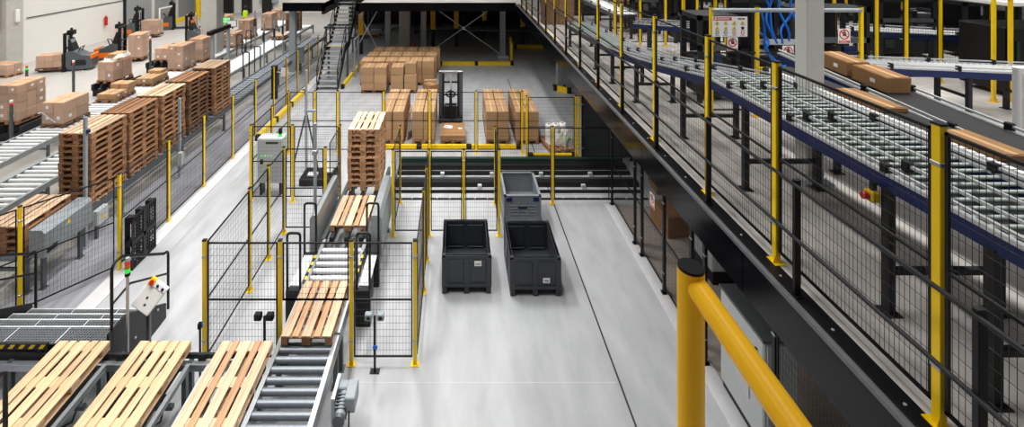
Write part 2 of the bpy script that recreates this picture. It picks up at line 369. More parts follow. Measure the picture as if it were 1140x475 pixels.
# ================================================================== PALLETS
def board(x0, x1, y0, y1, z0, z1): return MB().rbox(x0, x1, y0, y1, z0, z1, 0.004)
PAL = []      # (part name, centre x, y, z0, size) of a euro pallet, 0.8 in x, 1.2 in y
for i, w in enumerate((0.145, 0.1, 0.145, 0.1, 0.145)):
    PAL.append(('deck_board', (-0.3275, -0.1725, 0, 0.1725, 0.3275)[i], 0, 0.122, (w, 1.2, 0.022)))
for y in (-0.5275, 0, 0.5275): PAL.append(('stringer_board', 0, y, 0.1, (0.8, 0.145, 0.022)))
for x, w in ((-0.35, 0.1), (0, 0.145), (0.35, 0.1)):
    for y in (-0.5275, 0, 0.5275): PAL.append(('block', x, y, 0.022, (w, 0.145, 0.078)))
for x, w in ((-0.35, 0.1), (0, 0.145), (0.35, 0.1)): PAL.append(('bottom_board', x, 0, 0.0, (w, 1.2, 0.022)))
PM = {}
def pallet(label, x, y, z, rz=0, wood='wood', top=None, parts=True, group=None, alt=None):
    top = top or wood
    if not parts:
        k = ('one', wood, top)
        if k not in PM:
            a = MB()
            for n, px, py, pz, s in PAL: a.box(px - s[0] / 2, px + s[0] / 2, py - s[1] / 2, py + s[1] / 2, pz, pz + s[2], 1 if n == 'deck_board' else 0)
            PM[k] = a.mesh('wooden_pallet', (wood, top))
        o = put('wooden_pallet', PM[k], None, (x, y, z), (0, 0, rz))
        return tag(o, label, 'pallet', group) if label else o
    t = thing('wooden_pallet', label, 'pallet', (x, y, z), rz, group)
    for n, px, py, pz, s in PAL:
        w = top if n == 'deck_board' else wood
        if alt and n == 'deck_board' and s[0] < 0.12: w = alt
        k = (n, s, w)
        if k not in PM: PM[k] = MB().rbox(-s[0] / 2, s[0] / 2, -s[1] / 2, s[1] / 2, 0, s[2], 0.003).mesh(n, w)
        put(n, PM[k], t, (px, py, pz))
    return t
# foreground pallets on the feed lanes
ZP = 0.71
FGX = (-5.885, -4.6, -3.305)
pallet('pale new wooden pallet at the far left of the foreground row', FGX[0], 6.67, ZP, 0, 'wood_new', 'wood_new').scale = (1, 1.1, 1)
pallet('pale honey wooden pallet, middle of the three foreground pallets', FGX[1], 6.67, ZP, 0, 'wood_new', 'wood_new').scale = (1, 1.1, 1)
pallet('wooden pallet with mixed brown boards next to the bare rollers', FGX[2], 6.67, ZP, 0, 'wood_top', 'wood_top', alt='wood_mid').scale = (1, 1.1, 1)
pallet('brown wooden pallet on rollers passing under the cage fence', -2.4, 7.98, ZP + 0.026, 0, 'wood', 'wood_top', alt='wood_mid')
pallet('single wooden pallet lying in front of the tall pallet stack', -2.4, 10.85, ZP + 0.026, 0, 'wood', 'wood_top', alt='wood_mid')
for k in range(11):
    pallet('wooden pallet, %s from the top of the stack inside the conveyor cage' % ORD[10 - k], -2.4 + random.uniform(-.012, .012), 12.53 + random.uniform(-.02, .02), ZP + 0.026 + 0.1445 * k,
           0, 'wood_mid', 'wood_top' if k == 10 else 'wood_mid')
STX = -9.27
for k in range(4):
    pallet('wooden pallet, %s from the top of the low stack by the grey cover' % ORD[3 - k], STX, 10.05, 0.766 + 0.1445 * k, 0, 'wood', 'wood_top' if k == 3 else 'wood')
names = ('nearest', 'second', 'third', 'fourth', 'farthest')
for i, y in enumerate((11.25, 12.56, 13.95, 15.36, 16.98)):
    for k in range(12):
        pallet('wooden pallet, %s from the top of the %s tall stack at left' % (ORD[11 - k], names[i]), STX + random.uniform(-.015, .015), y + 0.6 + random.uniform(-.02, .02),
               0.766 + 0.1445 * k, 0, 'wood' if i != 3 else 'wood_dark', ('wood_top' if i in (0, 2, 4) else 'wood') if k == 11 else ('wood' if i != 3 else 'wood_dark'), parts=i < 4)

# ================================================================== CONVEYORS
def conveyor(label, x0, x1, y0, y1, z, pitch=0.25, r=0.045, rail='galv', rmat='roller_light', legs=2.5, rz=0, loc=(0, 0, 0), name='roller_conveyor', rail_h=0.14, floor=0.0, rtop=0.0, inner=None, legmat='steel_dark'):
    """rollers lie along x, transport along y; z = top of rollers above loc"""
    t = thing(name, label, 'conveyor', loc, rz)
    for x in (x0, x1):
        s = -1 if x == x0 else 1
        MB().box(x - 0.02, x + 0.02, y0, y1, z - rail_h + rtop, z + 0.012 + rtop).box(min(x, x - s * 0.05), max(x, x - s * 0.05), y0, y1, z + 0.006 + rtop, z + 0.014 + rtop).build('side_rail', rail, t)
    if pitch:
        rm = MB().cyl((x0 + 0.03, 0, 0), (x1 - 0.03, 0, 0), r, 12).mesh('roller', rmat)
        n = int((y1 - y0) / pitch)
        for i in range(n): put('roller', rm, t, (0, y0 + pitch * (i + 0.5), z - r))
    lg = MB().box(-0.035, 0.035, -0.035, 0.035, floor, z - rail_h).box(-0.07, 0.07, -0.07, 0.07, floor, floor + 0.012).mesh('leg', legmat)
    n = max(1, int(round((y1 - y0) / legs)))
    for i in range(n + 1):
        y = y0 + 0.15 + (y1 - y0 - 0.3) * i / n
        for x in (x0, x1): put('leg', lg, t, (x, y, 0))
        MB().box(x0, x1, y - 0.025, y + 0.025, z - rail_h - 0.16, z - rail_h - 0.1).build('cross_bar', legmat, t)
    return t
# left hall lanes
conveyor('long grey roller conveyor carrying the tall pallet stacks', -9.78, -8.78, 9.3, 31.0, 0.75, 0.25, 0.045, 'steel_dark', 'roller', 2.8)
conveyor('roller conveyor lane left of the tall pallet stacks with flat pallet', -12.35, -11.1, 9.5, 36.0, 0.62, 0.24, 0.05, 'galv', 'roller_light', 3)
conveyor('roller conveyor lane carrying the wrapped box loads', -14.7, -13.4, 12.2, 38.0, 0.62, 0.24, 0.05, 'galv', 'roller_light', 3)
for lb, y0 in (('low black chain stand under the tall load at the left edge', 16.4), ('low black chain stand under the film-draped load', 21.15), ('low black chain stand beside the tall labelled load', 24.85)):
    t = thing('chain_conveyor', lb, 'conveyor', (-16.05, y0, 0))
    for x in (-0.6, -0.2, 0.2, 0.6): MB().box(x - 0.05, x + 0.05, 0, 1.5, 0.3, 0.58).build('chain_rail', 'dark', t)
    for k in range(2): MB().box(-0.7, 0.7, 0.15 + k * 1.05, 0.3 + k * 1.05, 0, 0.3).build('stand', 'black', t)
# grey side cover on lane P
def cover(label, x0, x1, y0, y1, z0, z1, s, warn=False, m='galv', ch=0.07):
    """s=+1: outer face towards +x"""
    t = thing('machine_cover', label, 'cover', ((x0 + x1) / 2, y0, z0)); w = (x1 - x0) / 2
    MB().prism([(-w * s, 0), (w * s, 0), (w * s, z1 - z0 - ch), ((w - ch) * s, z1 - z0), (-w * s, z1 - z0)], 'y', 0, y1 - y0).build('shell', m, t)
    lg = MB().box(-0.03, 0.03, -0.04, 0.04, -z0, 0.0).box(-0.06, 0.06, -0.07, 0.07, -z0, -z0 + 0.012).mesh('leg', 'steel_dark')
    for y in (0.15, y1 - y0 - 0.15): put('leg', lg, t, (0, y, 0))
    if warn:
        MB().add([(w * s + 0.003 * s, 0.52, 0.36), (w * s + 0.003 * s, 0.64, 0.36), (w * s + 0.003 * s, 0.58, 0.47)], [(0, 1, 2)]).build('warning_sticker', 'hazard', t)['label'] = 'yellow warning triangle'
        MB().box(w * s - 0.002, w * s + 0.004, 0.05, 0.3, 0.06, 0.16).build('cable_opening', 'black', t)
    return t
cover('grey sheet metal cover with yellow warning triangle beside low pallet stack', -8.7, -8.38, 9.42, 10.65, 0.72, 1.28, 1, True)
t = thing('junction_box', 'small pale junction box with yellow warning sticker on conveyor side', 'box', (-8.68, 11.1, 0.32))
MB().rbox(-0.06, 0.07, -0.0, 0.36, 0, 0.36, 0.012).build('body', 'cabinet_grey', t)
MB().add([(0.074, 0.12, 0.12), (0.074, 0.24, 0.12), (0.074, 0.18, 0.23)], [(0, 1, 2)]).build('warning_sticker', 'hazard', t)
MB().box(-0.03, 0.03, 0.03, 0.09, -0.32, 0.0).build('stand', 'steel_dark', t)
for label, x, y, h, foot in (('slim grey sensor post in front of the nearest tall pallet stack', -8.7, 10.85, 3.05, False), ('slim grey sensor post with junction box between fence and pallet stacks', -8.4, 14.04, 2.4, True)):
    t = thing('sensor_post', label, 'post', (x, y, 0))
    MB().rbox(-0.035, 0.035, -0.035, 0.035, 0, h, 0.006).box(-0.08, 0.08, -0.08, 0.08, 0, 0.02).build('pole', 'grey_paint', t)
    if foot: MB().rbox(0.02, 0.16, -0.16, -0.02, 0.42, 0.8, 0.01).build('control_box', 'cabinet_grey', t)
    else: MB().rbox(0.03, 0.09, -0.03, 0.05, h - 0.38, h - 0.3, 0.008).build('sensor', 'blue', t)
# the central lane
conveyor('grey roller conveyor at the front of the central pallet lane', -2.86, -1.94, 5.6, 7.6, 0.7, 0.17, 0.05, 'steel', 'roller', 1.6, rail_h=0.2)
conveyor('bright roller conveyor crossing the cage under the brown pallet', -2.86, -1.94, 7.62, 10.0, 0.72, 0.2, 0.05, 'steel', 'roller_light', 1.6, rail_h=0.2)
t = conveyor('chain bed under the tall pallet stack in the cage', -2.9, -1.9, 10.02, 13.2, 0.72, 0, 0.05, 'steel_dark', 'roller', 1.6, rail_h=0.2, name='chain_conveyor')
for x in (-2.72, -2.4, -2.08): MB().box(x - 0.04, x + 0.04, 10.05, 13.18, 0.6, 0.735).build('chain_rail', 'dark', t)
cover('galvanised cover left of the flat pallet in the cage', -3.14, -2.98, 9.9, 11.6, 0.45, 1.3, -1)
cover('galvanised cover right of the flat pallet in the cage', -1.82, -1.6, 9.9, 11.6, 0.45, 1.3, 1)
for s, xs, nm in ((-1, -3.04, 'left'), (1, -1.74, 'right')):
    for y, wh in ((8.65, 'near'), (9.63, 'far')):
        t = thing('guard_loop', 'black tubular loop on dark pedestal, %s one on %s side of the cage lane' % (wh, nm), 'guard', (xs, y, 0))
        pts = [(-0.12, 0, 0.6), (-0.12, 0, 1.66)] + arc((-0.06, 1.66), 0.06, PI, PI / 2, 4, lambda a, b: (a, 0, b)) + arc((0.06, 1.66), 0.06, PI / 2, 0, 4, lambda a, b: (a, 0, b)) + [(0.12, 0, 0.6)]
        MB().tube(pts, 0.024, 8).build('loop', 'black', t)
        MB().rbox(-0.14, 0.14, -0.05, 0.05, 0, 0.68, 0.01).build('pedestal', 'black', t)
    t = thing('guide_plate', 'pale sloping guide plate on the %s of the cage rollers' % nm, 'plate', (xs, 8.72, 0.0))
    MB().box(-0.1, 0.1, 0, 0.84, 0.66, 0.69).build('plate', 'kerb', t)
    MB().box(-0.05, 0.05, 0.1, 0.2, 0, 0.66).build('bracket', 'steel_dark', t); MB().box(-0.05, 0.05, 0.6, 0.7, 0, 0.66).build('bracket', 'steel_dark', t)
    hz = put('hazard_strip', None, None, (-2.88 if s < 0 else -1.92, 8.7, 0.735))
    tag(hz, 'yellow and black striped edge strip on the %s of the cage rollers' % nm, 'strip')
    for i in range(9): MB().box(-0.02, 0.02, 0.1 * i, 0.1 * i + 0.095, 0, 0.006).build('stripe', 'hazard' if i % 2 else 'black', hz)
# drive motor on the front rollers
t = thing('drive_motor', 'grey gear motor with junction box beside the front rollers', 'motor', (-1.66, 6.78, 0.42))
MB().cyl((0.0, -0.22, 0.0), (0.0, 0.12, 0.0), 0.075, 16).build('motor_body', 'grey_paint', t)
fin = MB().box(-0.085, 0.085, -0.006, 0.006, -0.085, 0.085).mesh('cooling_fin', 'steel_dark')
for k in range(5): put('cooling_fin', fin, t, (0, -0.15 + 0.05 * k, 0))
MB().cyl((0, -0.28, 0), (0, -0.22, 0), 0.085, 16).build('fan_cowl', 'steel_dark', t)
MB().rbox(0.05, 0.2, -0.14, 0.16, -0.02, 0.2, 0.012).build('junction_box', 'grey_paint', t)
MB().rbox(-0.12, 0.07, 0.12, 0.26, -0.1, 0.1, 0.015).build('gearbox', 'grey_paint', t)
MB().tube([(0.12, -0.14, 0.02), (0.14, -0.25, -0.1), (0.06, -0.3, -0.25), (-0.06, -0.1, -0.32), (-0.08, 0.2, -0.3)], 0.012, 6).build('cable', 'black', t)
MB().box(-0.15, -0.1, -0.1, 0.3, -0.42, 0.15).build('bracket', 'steel', t)
# foreground feed lanes
for i, x in enumerate(FGX):
    RX = 0.3 if i == 2 else 0.47
    t = thing('chain_conveyor', ('steel chain lane under the far left foreground pallet', 'steel chain lane under the middle foreground pallet', 'steel chain lane under the mixed brown foreground pallet')[i], 'conveyor', (x, 5.72, 0))
    for dx, mm in ((-0.5, 'steel_light'), (RX, 'galv')):
        MB().box(dx - 0.02, dx + 0.02, 0, 1.41, 0.57, 0.66).box(dx - 0.03, dx + 0.03, 0, 1.41, 0.655, 0.665).build('side_rail', mm, t)
    for dx in (-0.3, 0.0, 0.2 if i == 2 else 0.3): MB().box(dx - 0.035, dx + 0.035, 0, 1.41, 0.55, 0.71).build('chain_rail', 'dark', t)
    lg = MB().box(-0.035, 0.035, -0.035, 0.035, 0, 0.57).box(-0.07, 0.07, -0.07, 0.07, 0, 0.012).mesh('leg', 'steel_dark')
    for dx in (-0.5, RX):
        for dy in (0.1, 1.32): put('leg', lg, t, (dx, dy, 0))
    MB().box(-0.5, RX, 1.0, 1.06, 0.36, 0.42).build('cross_bar', 'steel_dark', t)
    MB().cyl((0.0, 1.2, 0.3), (0.25, 1.2, 0.3), 0.08, 14).build('motor', 'dark', t)
    MB().tube([(0.25, 1.2, 0.3), (0.3, 1.0, 0.2), (0.26, 0.8, 0.3), (0.28, 0.5, 0.4)], 0.014, 6).build('cable', 'black', t)
t = thing('frame_beam', 'long horizontal steel beam at the far ends of the foreground pallets', 'beam', (-8.2, 7.18, 0))
MB().box(0, 5.2, 0.0, 0.05, 0.5, 0.6).box(0, 5.2, -0.01, 0.07, 0.6, 0.61).build('lower_beam', 'steel', t)
MB().box(0, 5.2, 0.09, 0.13, 0.62, 0.69).build('upper_beam', 'dark', t)
for k in range(6): MB().box(0.25 + k * 0.94, 0.32 + k * 0.94, 0.03, 0.1, 0, 0.62).build('leg', 'steel_dark', t)
for k in range(3): MB().rbox(2.86 + k * 1.29, 2.98 + k * 1.29, 0.06, 0.1, 0.5, 0.7, 0.01).build('drive_box', 'black', t)
t = thing('hazard_beam', 'black beam with yellow stripes in front of the grating platform', 'beam', (-8.4, 7.29, 0))
MB().box(0, 1.95, 0, 0.04, 0.74, 0.84).build('beam', 'black', t)
for k in range(12): MB().prism([(0.05 + 0.16 * k, 0.76), (0.12 + 0.16 * k, 0.76), (0.17 + 0.16 * k, 0.82), (0.10 + 0.16 * k, 0.82)], 'y', -0.003, 0.0).build('stripe', 'hazard', t)
for x in (0.2, 1.8): MB().box(x, x + 0.06, 0, 0.04, 0, 0.74).build('leg', 'black', t)
# two small twin-lamp sensors on stems
for label, x, y, hd in (('black stem with two dark sensor heads left of the brown pallet', -3.2, 7.72, 'black'), ('black stem with two pale sensor heads right of the brown pallet', -1.36, 7.72, 'grey_paint')):
    t = thing('sensor_stand', label, 'sensor', (x, y, 0))
    MB().rbox(-0.018, 0.018, -0.018, 0.018, 0.012, 0.93, 0.004).box(-0.08, 0.08, -0.05, 0.05, 0, 0.012).build('stem', 'black', t)
    for s in (-1, 1):
        h_ = MB().rbox(-0.06, 0.06, -0.06, 0.03, 0.88, 0.99, 0.012).build('sensor_head', hd, t, (s * 0.1, 0, 0))
        MB().cyl((0, -0.066, 0.935), (0, -0.06, 0.935), 0.03, 12).build('lens', 'dark', h_)
    MB().rbox(-0.03, 0.05, -0.04, -0.018, 0.4, 0.46, 0.006).build('connector', 'blue_hose', t)
t = thing('sensor_stand', 'short black bracket with blue sensor behind the foreground pallets', 'sensor', (-4.22, 7.62, 0))
MB().rbox(-0.015, 0.015, -0.015, 0.015, 0, 0.9, 0.004).build('stem', 'black', t); MB().rbox(-0.035, 0.03, -0.03, 0.03, 0.8, 0.9, 0.01).build('sensor_head', 'black', t); MB().rbox(0.03, 0.05, -0.02, 0.02, 0.85, 0.89, 0.005).build('plug', 'blue_hose', t)

# ================================================================== CROSS-OVER STEPS WITH GRATINGS (lower left)
t = thing('crossover_steps', 'black steel steps with open grating treads and handrails', 'steps', (-8.1, 7.37, 0))
def grating(w, d, z):
    a = MB()
    nx = int(w / 0.045); ny = int(d / 0.045)
    for i in range(nx + 1): x = w * i / nx; a.box(x - 0.004, x + 0.004, 0, d, z - 0.03, z)
    for i in range(ny + 1): y = d * i / ny; a.box(0, w, y - 0.003, y + 0.003, z - 0.025, z - 0.002)
    return a
steps = ((0.0, 0.33, 0.78), (0.33, 0.38, 0.585), (0.71, 0.36, 0.39), (1.07, 0.36, 0.195))
for y, d, z in steps:
    for k in range(3):
        g = grating(0.82, d - 0.01, z).build('tread_grating', 'grate', t, (0.03 + k * 0.84, y, 0))
        MB().box(0, 0.82, d - 0.03, d - 0.005, z - 0.04, z + 0.004).build('nosing', 'steel_light', g)
        MB().box(-0.012, 0.002, 0, d, z - 0.04, z + 0.003).build('edge_bar', 'steel_light', g)
    MB().box(0.03, 2.52, y + 0.02, y + d - 0.02, z - 0.05, z - 0.045).build('under_tray', 'black', t)
for x in (0.0, 2.55):
    MB().prism([(0, 0), (1.45, 0), (1.45, 0.28), (0.4, 0.92), (0, 0.92)], 'x', x - 0.02, x + 0.02).build('stringer', 'black', t)
    hr = MB()
    pts = [(x, 0.08, 0.5), (x, 0.08, 1.86)] + arc((0.18, 1.86), 0.1, PI, PI / 2, 4, lambda a, b: (x, a, b)) + [(x, 0.3, 1.95), (x, 1.42, 1.24)] + arc((1.44, 1.14), 0.1, PI / 2, 0, 4, lambda a, b: (x, a, b)) + [(x, 1.54, 0.1)]
    MB().tube(pts, 0.024, 8).build('handrail', 'black', t)
    MB().tube([(x, 0.08, 1.32), (x, 0.5, 1.36), (x, 1.54, 0.78)], 0.018, 8).build('mid_rail', 'black', t)
for k in range(4): MB().cyl((2.57, 0.3 + 0.3 * k, 0.35), (2.58, 0.3 + 0.3 * k, 0.35), 0.02, 8).build('bolt', 'steel_light', t)
MB().box(0.0, 2.55, 0.0, 0.012, 0.4, 0.77).build('front_panel', 'black', t)
t = thing('handrail_post', 'black handrail corner at the left picture edge above the foreground', 'railing', (-5.44, 5.58, 0))
MB().tube([(0, 0, 0), (0, 0, 1.98), (0, -0.06, 2.02), (0, -1.4, 2.02)], 0.026, 8).build('rail', 'black', t)
MB().tube([(0, 0, 1.45), (0, -1.4, 1.45)], 0.02, 8).build('mid_rail', 'black', t)
MB().tube([(0, -1.4, 0), (0, -1.4, 2.02)], 0.026, 8).build('post', 'black', t)
# stack light on its pole
t = thing('signal_tower', 'slim signal tower with red amber and green lamps beside the steps', 'signal light', (-5.33, 7.5, 0))
MB().cyl((0, 0, 0.02), (0, 0, 1.8), 0.022, 12).cyl((0, 0, 0), (0, 0, 0.02), 0.08, 12).build('pole', 'steel', t)
MB().cyl((0, 0, 1.76), (0, 0, 1.81), 0.04, 14).build('socket', 'black', t)
for k, c in enumerate(('green_glow', 'amber', 'red_glow')): MB().cyl((0, 0, 1.812 + k * 0.063), (0, 0, 1.872 + k * 0.063), 0.037, 16).build('lamp', c, t)
MB().cyl((0, 0, 2.0), (0, 0, 2.05), 0.037, 16, r1=0.03).build('cap', 'grey_paint', t)
t = thing('control_box', 'white push-button control box tilted on a post beside the steps', 'control box', (-5.22, 7.85, 0))
MB().rbox(-0.03, 0.03, -0.03, 0.03, 0, 0.95, 0.006).build('post', 'steel_dark', t)
cb = MB().rbox(-0.17, 0.17, -0.09, 0.03, -0.17, 0.17, 0.012).build('box', 'white', t, (0, 0, 1.12), (R(-30), R(36), 0))
MB().rbox(-0.17, 0.17, -0.1, 0.04, 0.17, 0.26, 0.01).build('button_panel', 'paper', cb)
MB().box(-0.17, -0.07, -0.104, 0.04, 0.172, 0.264).build('emergency_plate', 'hazard', cb)
MB().cyl((-0.12, -0.1, 0.215), (-0.12, -0.15, 0.215), 0.035, 14).build('emergency_button', 'red', cb)
for x in (0.0, 0.1): MB().cyl((x, -0.1, 0.215), (x, -0.115, 0.215), 0.022, 10).build('push_button', 'blue', cb)
for x, z in ((-0.02, 0.02), (0.02, -0.07)): MB().cyl((x, -0.09, z), (x, -0.095, z), 0.02, 10).build('mark', 'print', cb)
# black plastic pallet standing on edge by the fence
def plastic_pallet(label, loc):
    t = thing('plastic_pallet', label, 'pallet', loc)
    MB().box(0, 0.022, 0, 0.8, 0, 0.03).box(0, 0.022, 0, 0.8, 1.11, 1.14).box(0, 0.022, 0, 0.03, 0, 1.14).box(0, 0.022, 0.77, 0.8, 0, 1.14).build('deck_rim', 'black', t)
    a = MB()
    for i in range(1, 12): a.box(0.004, 0.018, 0.8 * i / 12 - 0.011, 0.8 * i / 12 + 0.011, 0.0, 1.14)
    for i in range(1, 16): a.box(0.004, 0.018, 0, 0.8, 1.14 * i / 16 - 0.009, 1.14 * i / 16 + 0.009)
    a.build('deck_grid', 'black', t)
    MB().box(-0.002, 0.026, 0.36, 0.44, 0.0, 1.14).box(-0.002, 0.026, 0, 0.8, 0.53, 0.61).build('deck_band', 'dark', t)
    for y in (0, 0.33, 0.66):
        for z in (0, 0.5, 1.0): MB().rbox(-0.12, 0.0, y, y + 0.14, z, z + 0.14, 0.01).build('block', 'black', t)
    for y in (0, 0.33, 0.66): MB().box(-0.145, -0.12, y, y + 0.14, 0, 1.14).build('runner', 'black', t)
plastic_pallet('black plastic pallet standing on edge against the left fence', (-7.06, 10.05, 0.02))

# ================================================================== BOXES
BX = {}
def carton_mesh(w, d, h, c='card'):
    k = (round(w, 3), round(d, 3), round(h, 3), c)
    if k not in BX:
        a = MB().rbox(-w / 2, w / 2, -d / 2, d / 2, 0, h - 0.006, 0.005 if c == 'card_tan' else 0.013)
        a.box(-w / 2 + 0.016, -0.004, -d / 2 + 0.016, d / 2 - 0.016, h - 0.006, h).box(0.004, w / 2 - 0.016, -d / 2 + 0.016, d / 2 - 0.016, h - 0.006, h)
        BX[k] = (a.mesh('cardboard_box', c), MB().box(-0.03, 0.03, -d / 2 + 0.01, d / 2 - 0.01, h - 0.002, h + 0.001).mesh('tape', 'tape'))
    return BX[k]
def carton(label, x, y, z, w, d, h, rz=0, c='card', group=None, sticker=False):
    bm, tm = carton_mesh(w, d, h, c)
    o = tag(put('cardboard_box', bm, None, (x, y, z), (0, 0, rz)), label, 'box', group)
    put('tape', tm, o)
    if sticker: MB().box(-w / 2 - 0.001, -w / 2, -0.1, -0.02, h * 0.35, h * 0.6).build('sticker', 'paper', o)
    return o
def box_pallet(where, x, y, nx, ny, nz, bw, bd, bh, rz=0):
    """x,y = centre of the pallet"""
    pallet('wooden pallet under cardboard boxes %s' % where, x, y, 0, rz, 'wood', parts=False)
    for k in range(nz):
        for j in range(ny):
            for i in range(nx):
                lay = ('bottom', 'middle', 'top')[min(k, 2)] if nz == 3 else ORD[k]
                cx = ('left', 'right')[i] if nx == 2 else ORD[i]
                ry = '' if ny == 1 else (' front', ' rear')[j]
                carton('cardboard box, %s layer%s %s, %s' % (lay, ry, cx, where),
                       x + (i - (nx - 1) / 2) * (bw + 0.024) + random.uniform(-.009, .009), y + (j - (ny - 1) / 2) * (bd + 0.026) + random.uniform(-.01, .01),
                       0.1445 + k * (bh + 0.001), bw, bd, bh, random.uniform(-.003, .003))
rowA = [(21.7, (-3.875, -2.475)), (22.85, (-4.15, -2.92, -1.7)), (24.0, (-4.05, -2.83, -1.62)), (25.15, (-3.95, -2.73, -1.48))]
rn = ('front', 'second', 'third', 'last'); pn = ('left', 'middle', 'right')
for i, (y, xs) in enumerate(rowA):
    for j, x in enumerate(xs):
        if i == 0 and j == 1: continue
        box_pallet('on the %s-row %s pallet by the stairs' % (rn[i], pn[j]), x, y + 0.41, 2, 1, 3, 0.58, 0.78, 0.355, PI / 2)
wh = 'on the disordered front-row pallet'
x, y = -2.475, 22.11
pallet('wooden pallet under the disordered cardboard boxes in the front row', x, y, 0, PI / 2, 'wood', parts=False)
for k in range(2):
    carton('brown cardboard box, %s layer, left box %s' % (('bottom', 'middle')[k], wh), x - 0.31, y, 0.1445 + k * 0.356, 0.58, 0.78, 0.355)
    carton('brown cardboard box, %s layer, right box %s' % (('bottom', 'middle')[k], wh), x + 0.31, y, 0.1445 + k * 0.356, 0.57, 0.78, 0.355, 0.012)
carton('brown cardboard box, top left box ' + wh, x - 0.3, y - 0.02, 0.8575, 0.58, 0.76, 0.37, 0.02)
carton('tall upright cardboard box on top right ' + wh, x + 0.32, y, 0.8575, 0.52, 0.6, 0.52, -0.05)
carton('loose tan cardboard box turned askew beside the pallet truck mast', -1.2, 21.85, 0.0, 0.55, 0.55, 0.42, R(40), 'card_tan')
carton('brown cardboard box under the loose askew box', -1.25, 22.5, 0.0, 0.6, 0.2, 0.4, 0.0)
for nm, xs in (('left fence group', (-2.26, -1.16)), ('right fence group', (1.46, 2.5))):
    for j, x in enumerate(xs):
        for i, y in enumerate((16.3, 17.58)):
            box_pallet('on %s %s pallet of %s' % (('front', 'rear')[i], ('left', 'right')[j], nm), x, y + 0.6, 2, 2, 3, 0.385, 0.58, 0.335)
t = thing('leaning_pallet', 'wooden pallet boards leaning between the two box pallets', 'pallet', (-1.7, 16.5, 0.0))
for k in range(5): MB().cb((-0.02, 0.1 + 0.16 * k, 0.55), (0.022, 0.1, 1.1), 0, (0, R(8), 0)).build('board', 'wood_top', t)
for z in (0.1, 0.55, 1.0): MB().cb((-0.055 + (z - 0.55) * 0.14, 0.42, z), (0.022, 0.8, 0.1), 0, (0, R(8), 0)).build('cross_board', 'wood', t)
# flattened cartons on a pallet
pallet('wooden pallet under the stack of flattened cartons', -0.12, 16.88, 0, 0, 'wood', parts=False)
for k in range(5):
    tag(MB().rbox(-0.44, 0.44, -0.58, 0.58, 0, 0.03, 0.006).build('cardboard_sheet', 'card_tan' if k == 4 else 'card', None, (-0.12 + 0.012 * (k % 3 - 1), 16.88 + 0.01 * (k % 2), 0.1445 + 0.0305 * k), (0, 0, 0.02 * (k % 3 - 1))),
        'flat brown cardboard sheet, %s from the top on the flattened carton pallet' % ORD[4 - k], 'cardboard')
o = tag(MB().box(-0.16, 0.16, -0.12, 0.12, 0, 0.004).build('paper_sheet', 'paper', None, (-0.3, 17.1, 0.298), (0, 0, -0.25)), 'white paper sheet lying on the flattened cartons', 'paper')
MB().box(-0.12, 0.02, -0.06, 0.0, 0.004, 0.005).build('printed_block', 'print', o)
tag(MB().rbox(-0.07, 0.07, -0.05, 0.05, 0, 0.004, 0.001).build('address_label', 'paper', None, (0.14, 16.95, 0.298)), 'small white label stuck on the flattened cartons', 'label')
# film rolls on a pallet
pallet('wooden pallet under the wrapped white film rolls', 3.45, 16.15, 0, R(12), 'wood', parts=True)
for k in range(3):
    t = thing('film_roll', 'white stretch film roll, %s from the left on the pallet' % ORD[k], 'roll', (3.27 + 0.25 * k, 16.32 + 0.05 * k, 0.1445))
    n = 20; a = MB(); r0, r1, h = 0.045, 0.12, 0.56
    vs = [(r * math.cos(2 * PI * i / n), r * math.sin(2 * PI * i / n), z) for r, z in ((r1, 0), (r1, h), (r0, h), (r0, 0)) for i in range(n)]
    a.add(vs, [(q * n + i, q * n + (i + 1) % n, ((q + 1) % 4) * n + (i + 1) % n, ((q + 1) % 4) * n + i) for q in range(4) for i in range(n)], 0, True)
    a.build('film', 'white', t)
    a = MB(); vs = [(r * math.cos(2 * PI * i / n), r * math.sin(2 * PI * i / n), z) for r, z in ((0.044, 0), (0.044, h + 0.01), (0.036, h + 0.01), (0.036, 0)) for i in range(n)]
    a.add(vs, [(q * n + i, q * n + (i + 1) % n, ((q + 1) % 4) * n + (i + 1) % n, ((q + 1) % 4) * n + i) for q in range(4) for i in range(n)], 0, True)
    a.build('core', 'card', t)
a = MB(); n = 22; rr = []; random.seed(3)
for q, z in enumerate((0.15, 0.3, 0.45, 0.6)):
    for i in range(n):
        an = 2 * PI * i / n; rad = 0.36 + random.uniform(-0.05, 0.05) - 0.02 * q
        rr.append((rad * 1.15 * math.cos(an), rad * math.sin(an) * 1.1, z + random.uniform(-.04, .04)))
a.add(rr, [(q * n + i, q * n + (i + 1) % n, (q + 1) * n + (i + 1) % n, (q + 1) * n + i) for q in range(3) for i in range(n)], 0, False)
tag(a.build('plastic_wrap', 'film_white', None, (3.55, 16.15, 0)), 'crumpled clear plastic wrap round the white film rolls', 'wrap')
for k in range(2):
    t = tag(MB().cyl((0, 0, 0), (0.2, 0.05, 0.1), 0.09, 14).build('tape_roll', 'green', None, (3.72 + 0.0 * k, 16.62 - 0.62 * k, 0.235)), '%s bright green roll beside the white film rolls' % ('upper', 'lower')[k], 'roll')
    MB().cyl((-0.003, -0.001, -0.0015), (0.206, 0.051, 0.103), 0.035, 12).build('core', 'black', t)

